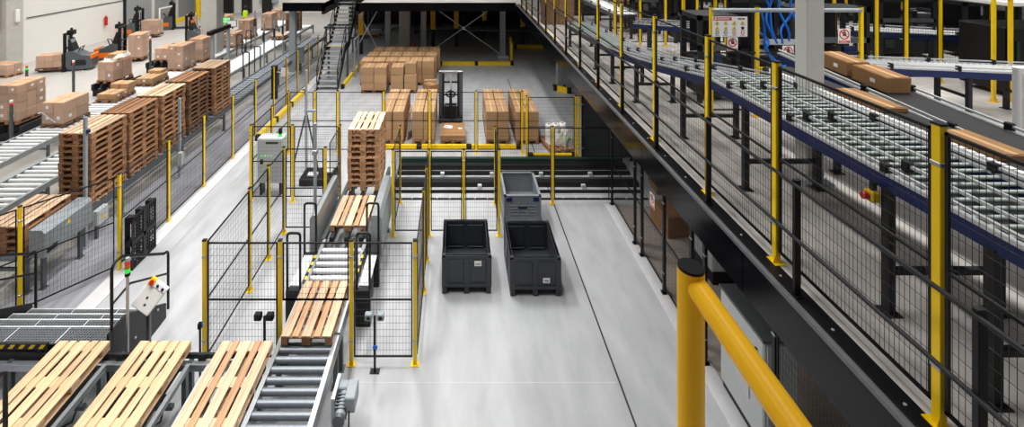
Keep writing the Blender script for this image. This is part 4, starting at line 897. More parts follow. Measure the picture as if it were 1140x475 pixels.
# ================================================================== OPERATORS
def person(label, x, y, rz, arms):
    t = thing('person', label, 'person', (x, y, 0), rz)
    V = [(0, 0, 0.98), (0, 0, 1.2), (0, 0, 1.42), (0, 0.0, 1.55), (0, -0.02, 1.68), (0, -0.02, 1.78)]
    E = [(0, 1), (1, 2), (2, 3), (3, 4), (4, 5)]; Rr = [(.17, .12), (.15, .11), (.18, .11), (.06, .06), (.1, .11), (.085, .1)]
    for s in (-1, 1):
        b = len(V); V += [(s * 0.1, 0, 0.9), (s * 0.11, -0.02, 0.5), (s * 0.12, 0.02, 0.1), (s * 0.12, -0.14, 0.04)]; Rr += [(.1, .1), (.07, .075), (.05, .05), (.045, .035)]
        E += [(0, b), (b, b + 1), (b + 1, b + 2), (b + 2, b + 3)]
        b = len(V); V += [(s * 0.21, 0, 1.4), (s * 0.26, -0.04, 1.14), (s * 0.2, arms, 1.05), (s * 0.19, arms * 1.5 - .02, 1.06)]; Rr += [(.06, .06), (.045, .045), (.035, .035), (.035, .025)]
        E += [(2, b), (b, b + 1), (b + 1, b + 2), (b + 2, b + 3)]
    me = bpy.data.meshes.new('body'); me.from_pydata(V, E, []); o = put('body', me, t); me.materials.append(M('cloth'))
    md = o.modifiers.new('skin', 'SKIN'); sk = me.skin_vertices[0].data
    for i, r_ in enumerate(Rr): sk[i].radius = r_
    sk[0].use_root = True; o.modifiers.new('sub', 'SUBSURF').levels = 2
    a = MB(); n = 16
    for z, rx, ry in ((0.92, .2, .15), (1.1, .18, .14), (1.35, .22, .14), (1.47, .17, .11), (1.5, .09, .08)): a.v += [(rx * math.cos(2 * PI * i / n), ry * math.sin(2 * PI * i / n), z) for i in range(n)]
    for q in range(4):
        for i in range(n): a.f.append((q * n + i, q * n + (i + 1) % n, (q + 1) * n + (i + 1) % n, (q + 1) * n + i)); a.m.append(0); a.sm.append(True)
    a.build('vest', 'vest', t)
    a = MB(); rings = [(1.72, .108, .12), (1.8, .1, .115), (1.86, .06, .07), (1.88, .01, .01)]
    for z, rx, ry in rings: a.v += [(rx * math.cos(2 * PI * i / n), -0.01 + ry * math.sin(2 * PI * i / n), z) for i in range(n)]
    for q in range(3):
        for i in range(n): a.f.append((q * n + i, q * n + (i + 1) % n, (q + 1) * n + (i + 1) % n, (q + 1) * n + i)); a.m.append(0); a.sm.append(True)
    a.build('hair', 'hair', t)
    f = MB().rbox(-0.07, 0.07, -0.135, -0.09, 1.58, 1.73, 0.02).build('face', 'skin', t)
    MB().cb((0, -0.145, 1.655), (0.022, 0.03, 0.045)).build('nose', 'skin', f)
    for s in (-1, 1): MB().cb((s * 0.035, -0.137, 1.685), (0.022, 0.006, 0.012)).build('eye', 'print', f)
    MB().cb((0, -0.137, 1.615), (0.05, 0.006, 0.01)).build('mouth', 'pipe_red', f)
person('person in a yellow high-visibility vest standing behind the concrete column', -17.2, 34.0, R(150), -0.25)
person('person in a yellow high-visibility vest farther back among the lanes', -17.1, 37.5, R(200), -0.2)

# ================================================================== STAIRS
t = thing('steel_stairs', 'black steel staircase with open grating treads up to the mezzanine', 'stairs', (-6.67, 22.2, 0))
w = 0.95; nst = 20; yo = 0.0
ystep = []
for k in range(1, nst):
    z = MZ * k / nst
    y = 0.2 * (k - 1) + (0.55 if k > 9 else 0)
    if k == 9:
        g = MB().box(0, w, y, y + 0.75, z - 0.03, z).build('landing', 'steel_light', t); MB().box(0, w, y - 0.02, y + 0.05, z, z + 0.008).build('nosing', 'hazard', g)
    else:
        g = MB().box(0, w, y, y + 0.24, z - 0.03, z).build('tread', 'grate', t); MB().box(0, w, y - 0.012, y + 0.01, z - 0.04, z + 0.003).build('nosing', 'steel_light', g)
    ystep.append((y, z))
MB().box(0, w, 0.2 * 19 + 0.5, 0.2 * 19 + 1.1, MZ - 0.03, MZ + 0.005).build('top_landing', 'hazard', t)
for x in (-0.04, w):
    MB().prism([(-0.15, 0), (0.12, 0), (1.7, 1.5), (2.4, 1.5), (4.55, MZ - 0.2), (4.55, MZ + 0.06), (4.25, MZ + 0.06), (2.3, 1.86), (1.5, 1.86)], 'x', x, x + 0.04).build('stringer', 'black', t)
    for dz, rr in ((1.0, 0.026), (0.55, 0.018)):
        MB().tube([(x + .02, -0.1, dz - 0.1), (x + .02, -0.05, dz), (x + .02, 1.6, 1.73 + dz), (x + .02, 2.35, 1.73 + dz), (x + .02, 4.3, MZ + dz), (x + .02, 5.2, MZ + dz)], rr, 8).build('handrail', 'black', t)
    for y, z in ((0.0, 0.1), (0.8, 0.85), (1.65, 1.73), (2.3, 1.73), (3.2, 2.75), (4.3, MZ)):
        MB().cyl((x + .02, y, max(0, z - 0.1)), (x + .02, y, z + 1.0), 0.024, 8).build('baluster', 'black', t)
for x in (-0.02, w + 0.02): MB().box(x - 0.05, x + 0.05, 2.0, 2.1, 0, 1.5).build('support_leg', 'steel_dark', t)
t = thing('pipe_railing', 'pale grey pipe railing right of the staircase foot', 'railing', (-5.35, 24.3, 0))
for y in (0, 1.0): MB().cyl((0, y, 0), (0, y, 2.0), 0.05, 8).build('post', 'grey_paint', t)
MB().cyl((0, 0, 1.95), (0, 1.0, 1.95), 0.04, 8).build('rail', 'grey_paint', t)

# ================================================================== UNDER THE CROSS MEZZANINE
for i, (x, y, hh) in enumerate(((-7.1, 33.0, 1.1), (-2.0, 33.6, 0.9), (3.0, 33.0, 0.9))):
    t = conveyor('grey roller conveyor in the shade under the mezzanine, %s from the left' % ORD[i], -0.5, 0.5, -2.2, 2.2, hh, 0.25, 0.045, 'steel_dark', 'roller', 2.2, R(90), (x, y, 0))
for i, (x, y) in enumerate(((-6.0, 29.2), (-1.55, 31.0), (0.0, 31.4), (2.1, 34.5), (-3.9, 35), (4.6, 32))):
    t = thing('marker_post', 'yellow guard post with small white notice under the mezzanine, %s from front' % ORD[i], 'post', (x, y, 0))
    MB().rbox(-0.16, 0.16, -0.1, 0.1, 1.2, 3.0, 0.02).build('guard', 'yellow_tube' if i < 3 else 'yellow', t); MB().rbox(-0.1, 0.1, -0.08, 0.08, 0, 1.2, 0.01).build('foot', 'dark', t)
    MB().box(-0.1, 0.1, -0.105, -0.1, 2.4, 2.7).build('notice', 'paper', t)
random.seed(11)
for i in range(9):
    x = -8.2 + i * 1.35; y = 35.5 + (i % 3) * 1.2
    t = thing('machine', 'dark machine frame in the shade under the mezzanine, %s from the left' % ORD[i], 'machine', (x, y, 0))
    for a_ in (0, 1.0):
        for b_ in (0, 0.9): MB().box(a_ - 0.05, a_ + 0.05, b_ - 0.05, b_ + 0.05, 0, 3.2).build('upright', 'dark', t)
    for z in (0.8, 1.9, 3.1): MB().box(-0.05, 1.05, -0.05, 0.95, z, z + 0.1).build('shelf', 'dark', t)
    MB().rbox(0.1, 0.9, 0.05, 0.8, 0.9, 1.5, 0.03).build('housing', 'black', t)
    MB().box(-0.15, 1.15, 0.96, 1.0, 0.3, 3.2).build('back_panel', 'black', t)
    MB().rbox(0.15, 0.5, -0.05, 0.05, 2.1, 2.6, 0.02).build('switch_box', ('grey_paint', 'green_dark', 'cabinet_grey')[i % 3], t)
pallet('pallet with boards lying in the shade left of the cross braces', -5.6, 30.2, 0.95, R(90), 'wood', 'wood_top', parts=False)
conveyor('low roller conveyor in the shade left of the cross braces', -0.5, 0.5, -1.2, 1.2, 0.95, 0.25, 0.045, 'steel_dark', 'roller', 1.8, R(90), (-5.6, 30.2, 0))
tag(MB().cyl((0, 0, 0), (0, 0, 0.6), 0.09, 12).cyl((0, 0, 0.6), (0, 0, 0.7), 0.03, 8).box(-0.06, 0.06, 0.02, 0.1, 0.1, 0.5).build('fire_extinguisher', 'red', None, (-2.7, 29.3, 0.0)), 'red fire extinguisher right of the far concrete column', 'extinguisher')

struct(MB().box(-9, 7, 39.4, 39.5, 0, 3.6).build('wall_dark_backdrop', 'dark'))  # added dark sheet, darkens the background under the cross mezzanine
# ================================================================== RIGHT: UNDER THE MEZZANINE EDGE
t = thing('switch_cabinet', 'tall light grey cabinet behind the yellow guard barrier', 'cabinet', (4.28, 6.45, 0))
MB().rbox(0, 0.5, 0, 1.05, 0.12, 1.58, 0.02).build('body', 'cabinet_grey', t)
MB().rbox(-0.02, 0.52, -0.02, 1.07, 1.58, 1.62, 0.008).build('top_plate', 'steel_dark', t)
MB().box(0.03, 0.47, 0.03, 1.02, 0, 0.12).build('plinth', 'black', t)
MB().rbox(-0.015, 0.0, 0.3, 0.62, 0.5, 0.95, 0.006).build('filter_panel', 'kerb', t)
MB().rbox(-0.03, 0.0, 0.12, 0.16, 1.1, 1.4, 0.008).build('handle', 'dark', t)
MB().rbox(0.05, 0.45, -0.015, 0.0, 0.16, 1.55, 0.006).build('door', 'cabinet_grey', t)
t = thing('switch_cabinet', 'second pale cabinet hung behind the black fence with warning sign', 'cabinet', (5.3, 9.6, 0))
MB().rbox(0, 0.6, 0, 0.9, 0.3, 2.0, 0.02).build('body', 'cabinet_grey', t); MB().box(0.05, 0.55, 0.05, 0.85, 0, 0.3).build('plinth', 'black', t); MB().rbox(0.05, 0.55, -0.012, 0.0, 0.35, 1.95, 0.005).build('door', 'cabinet_grey', t)
carton('large tan cardboard box standing behind the black fence under the mezzanine', 5.6, 11.6, 0.0, 1.1, 0.8, 0.5, 0.12, 'card_tan')
carton('tan cardboard box lying farther back under the mezzanine', 6.3, 13.4, 0.0, 1.2, 0.8, 0.5, -0.1, 'card_tan')
for i, (x, y) in enumerate(((5.9, 8.4), (5.2, 5.2))):
    t = thing('wall_panel', 'pale partition panel under the mezzanine, %s one' % ('farther', 'nearer')[i], 'panel', (x, y, 0))
    MB().box(0, 1.6, 0, 0.06, 0.1, 2.6).build('sheet', 'column_white', t)
    for k in (0, 1.5): MB().box(k, k + 0.1, -0.02, 0.08, 0, 2.65).build('post', 'dark', t)
for i, y in enumerate((4.5, 10.4, 16.5)):
    t = struct(put('trim_support_%d' % (i + 1), None, None, (6.8, y, 0)))
    MB().rbox(-0.15, 0.15, -0.15, 0.15, 0, 3.62, 0.01).build('shaft', 'grey_paint', t); MB().box(-0.25, 0.25, -0.25, 0.25, 0, 0.04).build('base_plate', 'dark', t)
def stop_sign(label, loc, rz=0, w=0.22, h=0.3):
    t = thing('prohibition_sign', label, 'sign', loc, rz)
    MB().box(-w / 2, w / 2, 0, 0.006, 0, h).build('plate', 'paper', t)
    n = 24; r1, r0 = w * 0.42, w * 0.33; cz = h * 0.62
    vs = [(r * math.cos(2 * PI * i / n), -0.002, cz + r * math.sin(2 * PI * i / n)) for r in (r1, r0) for i in range(n)]
    MB().add(vs, [(i, (i + 1) % n, n + (i + 1) % n, n + i) for i in range(n)]).build('red_ring', 'red', t)
    a = MB().cb((0, -0.001, cz - 0.03 * h), (w * 0.26, 0.001, h * 0.17))
    for k, (dx, l) in enumerate(((-0.1, .14), (-0.033, .2), (0.033, .2), (0.1, .16))): a.cb((dx * w, -0.001, cz + h * (0.05 + l / 2)), (w * 0.05, 0.001, h * l))
    a.cb((0.17 * w, -0.001, cz - 0.0 * h), (w * 0.05, 0.001, h * 0.15), 0, (0, R(30), 0))
    a.build('hand_symbol', 'print', t)
    MB().cb((0, -0.004, cz), (r1 * 1.85, 0.001, w * 0.08), 0, (0, R(40), 0)).build('red_bar', 'red', t)
    MB().box(-w * 0.44, w * 0.44, -0.002, 0, h * 0.03, h * 0.2).build('red_caption', 'red', t)
    for k in range(2): MB().box(-w * 0.36, w * (0.3 - 0.1 * k), -0.003, -0.002, h * (0.07 + 0.06 * k), h * (0.09 + 0.06 * k)).build('caption_line', 'paper', t)
    return t
stop_sign('red no-entry hand sign on the black fence under the mezzanine', (4.21, 9.95, 1.45), R(-90))

# ================================================================== MEZZANINE MACHINERY
def sweep(a, b, w0, w1, h0, h1):   # box-section bar between two points
    a = Vector(a); b = Vector(b); d = (b - a); n = Vector((-d.y, d.x, 0)).normalized()
    vs = []
    for p in (a, b):
        for s, z in ((w0, h0), (w1, h0), (w1, h1), (w0, h1)): vs.append(p + n * s + Vector((0, 0, z)))
    return vs, [(0, 1, 2, 3), (7, 6, 5, 4), (0, 4, 5, 1), (1, 5, 6, 2), (2, 6, 7, 3), (3, 7, 4, 0)]
def line(label, L, Rr, pitch, side='blue', bed='roller', belt=None, floor=MZ, guides=(), leg_pts=(), name='roller_conveyor', r=0.022, side_h=0.13, plain=False):
    """L, Rr: matching lists of 3-D points on the left and right rail"""
    t = thing(name, label, 'conveyor', (L[0][0], L[0][1], floor)); o = Vector(t.location)
    L = [Vector(p) - o for p in L]; Rr = [Vector(p) - o for p in Rr]
    for rail in (L, Rr):
        a = MB(); b = MB()
        for i in range(len(rail) - 1):
            a.add(*sweep(rail[i], rail[i + 1], -0.025, 0.025, -side_h - 0.02, -0.02)); b.add(*sweep(rail[i], rail[i + 1], -0.014, 0.014, 0.04, 0.062)); b.add(*sweep(rail[i], rail[i + 1], -0.03, 0.03, -0.019, 0.005))
        a.build('side_rail', side, t)
        if not plain: b.build('guide_rail', 'steel_light', t)
    for f in guides:
        a = MB()
        for i in range(len(L) - 1): a.add(*sweep(L[i].lerp(Rr[i], f), L[i + 1].lerp(Rr[i + 1], f), -0.016, 0.016, 0.05, 0.075))
        a.build('lane_guide', 'steel_light', t)
    for i in range(len(L) - 1):
        ln = ((L[i] + Rr[i]) / 2 - (L[i + 1] + Rr[i + 1]) / 2).length
        if belt:
            vs = [L[i], Rr[i], Rr[i + 1], L[i + 1]]; vs = [v + Vector((0, 0, -0.005)) for v in vs] + [v + Vector((0, 0, -0.08)) for v in vs]
            MB().add(vs, [(0, 1, 2, 3), (7, 6, 5, 4), (0, 4, 5, 1), (1, 5, 6, 2), (2, 6, 7, 3), (3, 7, 4, 0)]).build('belt', belt, t)
        else:
            vs = [L[i], Rr[i], Rr[i + 1], L[i + 1]]; vs = [v + Vector((0, 0, -0.085)) for v in vs] + [v + Vector((0, 0, -0.1)) for v in vs]
            MB().add(vs, [(0, 1, 2, 3), (7, 6, 5, 4), (0, 4, 5, 1), (1, 5, 6, 2), (2, 6, 7, 3), (3, 7, 4, 0)]).build('bed_tray', 'black', t)
            n = max(1, int(ln / pitch)); me = None
            for k in range(n):
                f = (k + .5) / n; p = L[i].lerp(L[i + 1], f); q = Rr[i].lerp(Rr[i + 1], f); d = q - p
                if me is None: me = MB().cyl((0.03, 0, 0), (d.length - 0.03, 0, 0), r, 8).mesh('roller', bed if isinstance(bed, str) else bed[i])
                put('roller', me, t, p + Vector((0, 0, -r)), (0, 0, math.atan2(d.y, d.x)))
    cl = MB().rbox(-0.03, 0.03, -0.04, 0.04, -0.02, 0.085, 0.008).mesh('clamp', 'black')
    for i in range(0 if plain else len(L) - 1):
        ln = (L[i] - L[i + 1]).length; n = max(1, int(ln / 1.0))
        for k in range(n):
            f = (k + .5) / n
            put('clamp', cl, t, L[i].lerp(L[i + 1], f)); put('clamp', cl, t, Rr[i].lerp(Rr[i + 1], f))
            for g in guides: put('clamp', cl, t, L[i].lerp(Rr[i], g).lerp(L[i + 1].lerp(Rr[i + 1], g), f) + Vector((0, 0, 0.02)))
    for (i, f) in leg_pts:
        p = L[i].lerp(L[i + 1], f); q = Rr[i].lerp(Rr[i + 1], f)
        for v in (p, q):
            MB().box(v.x - 0.035, v.x + 0.035, v.y - 0.035, v.y + 0.035, 0, v.z - side_h).box(v.x - 0.07, v.x + 0.07, v.y - 0.07, v.y + 0.07, 0, 0.012).build('leg', 'dark', t)
        MB().add(*sweep((p.x, p.y, 0.35), (q.x, q.y, 0.35), -0.025, 0.025, 0, 0.05)).build('cross_bar', 'dark', t)
    return t
MAIN = line('long roller conveyor with blue side rail running beside the mezzanine fence', [(3.9, 2.4, 5.1), (3.9, 7.2, 5.08), (3.74, 9.4, 4.78), (3.64, 11.2, 4.62)], [(4.9, 2.4, 5.1), (4.86, 7.2, 5.08), (4.5, 9.4, 4.78), (4.32, 11.2, 4.62)],
     0.12, 'blue', ('roller_pale', 'roller', 'roller'), r=0.018, guides=(0.2, 0.5), leg_pts=((0, 0.2), (0, 0.37), (0, 0.8), (1, 0.3), (2, 0.1), (2, 0.8)))
line('pale green inclined belt at the far end of the blue-railed conveyor', [(3.64, 11.22, 4.62), (3.58, 15.2, 4.5)], [(4.32, 11.22, 4.62), (4.26, 15.2, 4.5)], 0.1, 'steel_dark', belt='belt_green', leg_pts=((0, 0.2), (0, 0.85)), name='belt_conveyor')
line('dark tray conveyor carrying flat cardboard boxes', [(5.05, 3.0, 5.12), (5.05, 7.6, 5.12)], [(5.5, 3.0, 5.12), (5.5, 7.6, 5.12)], 0.1, 'dark', belt='belt', plain=True, leg_pts=((0, 0.2), (0, 0.8)), name='belt_conveyor')
line('inclined black belt conveyor carrying two long boxes', [(5.7, 3.6, 4.9), (5.72, 8.2, 5.2)], [(6.36, 3.6, 4.9), (6.38, 8.2, 5.2)], 0.1, 'blue', belt='belt', leg_pts=((0, 0.2), (0, 0.8)), name='belt_conveyor')
skt = MB()
for k in range(60): skt.box(4.92, 4.98, 2.5 + k * 0.08, 2.56 + k * 0.08, 5.11, 5.17)
skt.build('wheel_strip', 'white', MAIN, tuple(-v for v in MAIN.location))
for i, (y, d) in enumerate(((5.95, 0.75), (4.65, 0.6), (3.8, 0.6))):
    carton(('flat open cardboard box on the dark tray conveyor, farthest one', 'flat cardboard box on the dark tray conveyor, middle one', 'flat cardboard box on the dark tray conveyor, nearest one')[i], 5.28, y, 5.118, 0.34, d, 0.06, 0, 'card_tan')
def bz(y): return 4.9 + (y - 3.6) / 4.6 * 0.3
for i, (y, lb) in enumerate(((6.66, 'long brown cardboard box with white sticker, front one on black belt'), (7.3, 'long brown cardboard box behind the front one on black belt'))):
    o = carton(lb, 6.1, y, bz(y) + 0.002, 0.34, 0.56, 0.22, 0, 'card_tan', sticker=True); o.rotation_euler = (math.atan(0.3 / 4.6), 0, 0)
t = thing('emergency_stop', 'yellow emergency stop box with red button under the blue rail', 'switch', (3.81, 4.24, 4.86))
MB().rbox(-0.04, 0.04, -0.05, 0.05, -0.05, 0.05, 0.01).build('box', 'hazard', t); MB().cyl((-0.04, 0, 0), (-0.09, 0, 0), 0.03, 12).build('button', 'red', t); MB().box(-0.01, 0.03, -0.02, 0.02, 0.05, 0.12).build('bracket', 'dark', t)
line('blue-railed cross conveyor with silver rollers at the upper right', [(7.9, 9.1, 4.72), (11.2, 8.5, 4.72)], [(7.98, 9.75, 4.72), (11.28, 9.15, 4.72)], 0.1, 'blue', 'roller_light', leg_pts=((0, 0.1), (0, 0.55), (0, 0.9)))
line('second blue-railed conveyor farther back at the upper right', [(9.6, 12.0, 4.9), (14.4, 11.4, 4.75)], [(9.7, 12.7, 4.9), (14.5, 12.1, 4.75)], 0.1, 'blue', 'roller_light', leg_pts=((0, 0.1), (0, 0.5), (0, 0.9)))
line('long silver conveyor crossing behind the yellow posts', [(8.6, 16.6, 4.8), (15.5, 15.1, 4.8)], [(8.8, 17.3, 4.8), (15.7, 15.8, 4.8)], 0.12, 'steel_dark', 'roller_light', leg_pts=((0, 0.1), (0, 0.5), (0, 0.9)))
line('silver conveyor passing behind the warning board', [(5.2, 13.6, 4.75), (9.0, 11.8, 4.75)], [(5.5, 14.2, 4.75), (9.3, 12.4, 4.75)], 0.12, 'blue', 'roller', leg_pts=((0, 0.1), (0, 0.9)))
line('dark conveyor behind the pale green belt', [(5.25, 19.6, 4.75), (5.25, 15.3, 4.75)], [(5.95, 19.6, 4.75), (5.95, 15.3, 4.75)], 0.12, 'steel_dark', 'roller_light', leg_pts=((0, 0.1), (0, 0.5), (0, 0.9)))
line('far silver conveyor at the top right corner', [(9.0, 21.2, 4.9), (19.5, 20.9, 4.9)], [(9.0, 21.9, 4.9), (19.5, 21.6, 4.9)], 0.14, 'steel_dark', 'roller_light', leg_pts=((0, 0.1), (0, 0.5), (0, 0.9)))
# steel column, white cabinet
t = struct(put('trim_steel_column', None, None, (4.96, 6.5, MZ)))
MB().rbox(-0.12, 0.12, -0.12, 0.12, 0, 8, 0.01).build('shaft', 'column_white', t); MB().box(-0.2, 0.2, -0.2, 0.2, 0, 0.03).build('base_plate', 'kerb', t)
t = thing('machine_cabinet', 'white machine housing cut off by the right picture edge', 'cabinet', (7.06, 5.8, MZ))
MB().rbox(0, 0.8, 0, 0.09, 0.05, 1.76, 0.015).build('body', 'white', t); MB().box(0.03, 0.77, 0.01, 0.08, 0, 0.05).build('plinth', 'dark', t); MB().rbox(0.04, 0.76, -0.012, 0, 0.1, 1.7, 0.005).build('door', 'white', t)
# fence with signs across the mezzanine
t = thing('machine_fence', 'yellow-post machine fence with grey top tube and hand signs', 'fence', (4.85, 8.8, MZ))
for i, x in enumerate((0.0, 0.87, 2.05, 2.85)):
    p = put('post', post_mesh(2.08, 'yellow'), t, (x, 0, 0)); put('cap', CAP, p, (0, 0, 2.08))
MB().cyl((0, 0, 2.02), (2.85, 0, 2.02), 0.04, 10).build('top_tube', 'grey_paint', t)
MB().box(0, 2.85, -0.012, 0.012, 1.2, 1.225).box(0, 2.85, -0.012, 0.012, 0.12, 0.145).build('rail', 'black', t)
# warning board
t = thing('warning_board', 'white warning board with red heading and rows of yellow triangles', 'sign', (4.84, 8.74, 5.37))
MB().box(0, 0.66, 0, 0.01, 0, 0.38).build('board', 'paper', t)
MB().box(0.02, 0.36, -0.003, 0, 0.31, 0.365).build('red_heading', 'red', t)
MB().box(0.09, 0.32, -0.004, -0.003, 0.33, 0.345).build('heading_text', 'paper', t)
MB().cyl((0.055, -0.003, 0.338), (0.055, -0.005, 0.338), 0.02, 12).build('heading_symbol', 'paper', t)
for k in range(2): MB().box(0.48 + 0.07 * k, 0.54 + 0.07 * k, -0.003, 0, 0.325, 0.35).build('heading_mark', 'print', t)
for r_ in range(2):
    for c in range(4):
        if r_ == 1 and c == 3: MB().cyl((0.09 + 0.16 * c, 0, 0.165), (0.09 + 0.16 * c, -0.003, 0.165), 0.03, 14).build('round_symbol', 'blue', t); continue
        x = 0.09 + 0.16 * c; z = 0.235 - 0.1 * r_
        tr = MB().add([(x - 0.042, -0.002, z), (x + 0.042, -0.002, z), (x, -0.002, z + 0.07)], [(0, 1, 2)]).build('warning_triangle', 'hazard', t)
        MB().add([(x - 0.008, -0.003, z + 0.012), (x + 0.008, -0.003, z + 0.012), (x, -0.003, z + 0.045)], [(0, 1, 2)]).build('symbol', 'print', tr)
for c in range(4):
    x = 0.09 + 0.16 * c
    s_ = MB().cyl((x, 0, 0.075), (x, -0.003, 0.075), 0.034, 16).build('round_symbol', ('blue', 'blue', 'red', 'red')[c], t)
    MB().cyl((x, -0.003, 0.075), (x, -0.004, 0.075), 0.02, 12).build('symbol', 'paper', s_)
for r_ in range(3):
    for c in range(4): MB().box(0.05 + 0.16 * c, 0.13 + 0.16 * c, -0.002, 0, 0.022 + 0.1 * r_, 0.028 + 0.1 * r_).build('caption_line', 'print', t)
stop_sign('red no-entry hand sign hanging below the warning board', (5.22, 8.74, 5.1), 0, 0.2, 0.26)
stop_sign('red no-entry hand sign between warning board and white column', (6.27, 8.74, 4.93), 0, 0.21, 0.27)
stop_sign('red no-entry hand sign right of the white column', (7.33, 8.74, 5.24), 0, 0.23, 0.28)
# machine with blue hoses
t = thing('hose_machine', 'black machine frame with bright blue hoses left of the white column', 'machine', (5.95, 9.3, MZ))
for x in (0, 1.0):
    for y in (0, 0.8): MB().box(x - 0.04, x + 0.04, y - 0.04, y + 0.04, 0, 2.6).build('upright', 'black', t)
MB().rbox(0.0, 1.0, 0.1, 0.8, 0.1, 1.0, 0.02).build('housing', 'black', t)
MB().box(0.0, 1.0, 0.82, 0.86, 0.1, 2.5).build('back_panel', 'black', t)
MB().box(0, 1.0, 0.0, 0.06, 1.25, 1.35).build('cylinder_bar', 'steel_light', t); MB().box(0, 1.0, 0.7, 0.8, 2.0, 2.1).build('beam', 'dark', t)
for k, (x0, x1, z0, z1) in enumerate(((0.1, 0.35, 2.0, 0.9), (0.3, 0.3, 2.2, 1.4), (0.55, 0.62, 2.4, 1.35), (0.8, 0.85, 2.3, 1.3), (0.15, 0.25, 1.6, 1.2), (0.9, 0.4, 1.1, 0.7), (0.2, 0.45, 2.3, 1.3), (0.7, 0.5, 1.9, 1.3), (0.15, 0.55, 1.4, 0.75))):
    MB().tube([(x0 + (x1 - x0) * i / 8 + 0.06 * math.sin(i * .8 + k), -0.06 + 0.05 * math.sin(i * .7), z0 + (z1 - z0) * i / 8) for i in range(9)], 0.022, 6).build('hose', 'blue_hose', t)
MB().rbox(0.0, 0.3, -0.03, 0.05, 1.05, 1.15, 0.01).build('valve_block', 'cabinet_grey', t); MB().rbox(0.1, 0.35, -0.04, 0.05, 0.72, 0.8, 0.01).build('type_plate', 'hazard', t)
# rows of yellow guard posts farther back
rows = (('first', 10.9, [5.35, 6.1, 6.7, 7.3, 8.1, 8.9, 9.9, 10.6, 11.4, 12.6], 2.6), ('second', 14.6, [5.0, 5.8, 6.6, 7.6, 8.5, 9.3, 10.2, 11.1, 12.3, 13.2, 14.2, 15.4], 2.9), ('third', 18.5, [6.4, 7.6, 8.8, 10.6, 12.4, 14.2, 16.0, 17.8], 3.0))
for nm, y, xs, h in rows:
    t = thing('machine_fence', 'yellow-post machine fence, %s row behind the warning board' % nm, 'fence', (xs[0], y, MZ))
    for x in xs: p = put('post', post_mesh(h, 'yellow'), t, (x - xs[0], 0, 0)); put('cap', CAP, p, (0, 0, h))
    for i in range(len(xs) - 1):
        fm, wm = panel_mesh(xs[i + 1] - xs[i] - 0.1, 2.2, sp=0.06); f = put('panel_frame', fm, t, (xs[i] - xs[0] + 0.05, 0, 0)); put('wire_mesh', wm, f)
t = thing('corner_post', 'tall yellow post with angled head at the upper right', 'post', (11.15, 9.6, MZ)); p = put('post', post_mesh(2.2, 'yellow'), t); MB().box(0, 0.35, -0.03, 0.03, 2.13, 2.2).build('arm', 'yellow', t); MB().rbox(0.32, 0.38, -0.03, 0.03, 0, 2.2, 0.005).build('second_post', 'yellow', t)
# dark machinery blocks
random.seed(21)
mach = [(7.2, 9.95, 1.7, 0.7, 1.9), (4.98, 9.5, 0.86, 0.8, 1.8), (9.3, 13.1, 1.8, 0.9, 1.3), (12, 13.1, 1.6, 0.9, 1.7), (6.3, 16.5, 1.0, 0.9, 1.9), (7.2, 17.5, 1.3, 0.7, 1.8), (10.6, 17.5, 2.2, 0.7, 1.8), (16, 15.2, 2.4, 1.2, 2.0), (4.6, 20.3, 2.4, 1.0, 2.6), (8.2, 19.5, 2.6, 1.0, 2.6), (12.0, 19.3, 3.0, 1.0, 2.6), (16.0, 19.0, 3.0, 1.0, 2.6), (8.6, 23.0, 4.5, 1.0, 3.0), (13.5, 22.5, 5, 1.0, 3.0), (4.2, 23.0, 3.4, 1.0, 3.2), (19, 22, 4, 1, 3), (7.1, 15.0, 1.3, 0.8, 1.5), (8.6, 17.6, 1.6, 0.6, 1.9), (12.6, 14.05, 1.4, 0.4, 1.2), (14.3, 13.0, 1.6, 0.9, 1.6), (16.5, 12.0, 2.4, 1.2, 1.9)]
for i, (x, y, w, d, h) in enumerate(mach):
    t = thing('machine', 'dark machine frame among the yellow mezzanine posts, %s from the front' % (ORD[i] if i < 14 else ('fifteenth', 'sixteenth', 'seventeenth', 'eighteenth', 'nineteenth', 'twentieth', 'rearmost')[i - 14]), 'machine', (x, y, MZ))
    for a_ in (0.04, w - 0.04):
        for b_ in (0.04, d - 0.04): MB().box(a_ - 0.04, a_ + 0.04, b_ - 0.04, b_ + 0.04, 0, h).build('upright', 'dark', t)
    MB().rbox(0.1, w - 0.1, 0.1, d - 0.05, 0.1, h * 0.5, 0.03).build('housing', 'black', t)
    MB().box(0, w, 0, d, h - 0.1, h).build('top_frame', 'dark', t); MB().box(0, w, 0, 0.08, h * 0.6, h * 0.66).build('beam', 'steel_dark', t)
    for k in range(3): MB().rbox(w * (0.12 + 0.28 * k), w * (0.12 + 0.28 * k) + w * 0.16, 0.02, 0.1, h * (0.18 + 0.13 * ((k + i) % 3)), h * (0.3 + 0.13 * ((k + i) % 3)), 0.01).build('switch_box', ('cabinet_grey', 'steel_dark', 'blue', 'green_dark')[(i + k) % 4], t)
    MB().box(0.2, w - 0.2, d - 0.05, d - 0.02, h * 0.5, h).build('back_panel', 'black', t)
for i, (x, y, nx, nz) in enumerate(((3.75, 18.6, 2, 3), (6.9, 18.9, 2, 2), (7.3, 22.0, 2, 4))):
    for k in range(nz):
        for j in range(nx):
            carton('brown storage carton, %s from below, %s column, %s mezzanine carton stack' % (ORD[k], ORD[j], ('far left', 'middle', 'rear')[i]), x + 0.62 * j, y, MZ + 0.46 * k, 0.6, 0.6, 0.455, 0, 'card_tan')
t = thing('notice_sheet', 'white paper notice hung on the yellow posts at the upper middle', 'notice', (5.86, 11.12, 5.95)); MB().box(0, 0.2, 0, 0.01, 0, 0.28).build('sheet', 'paper', t)
for k in range(5): MB().box(0.03, 0.16 - 0.02 * (k % 2), -0.002, 0, 0.04 + 0.04 * k, 0.052 + 0.04 * k).build('text_line', 'print', t)
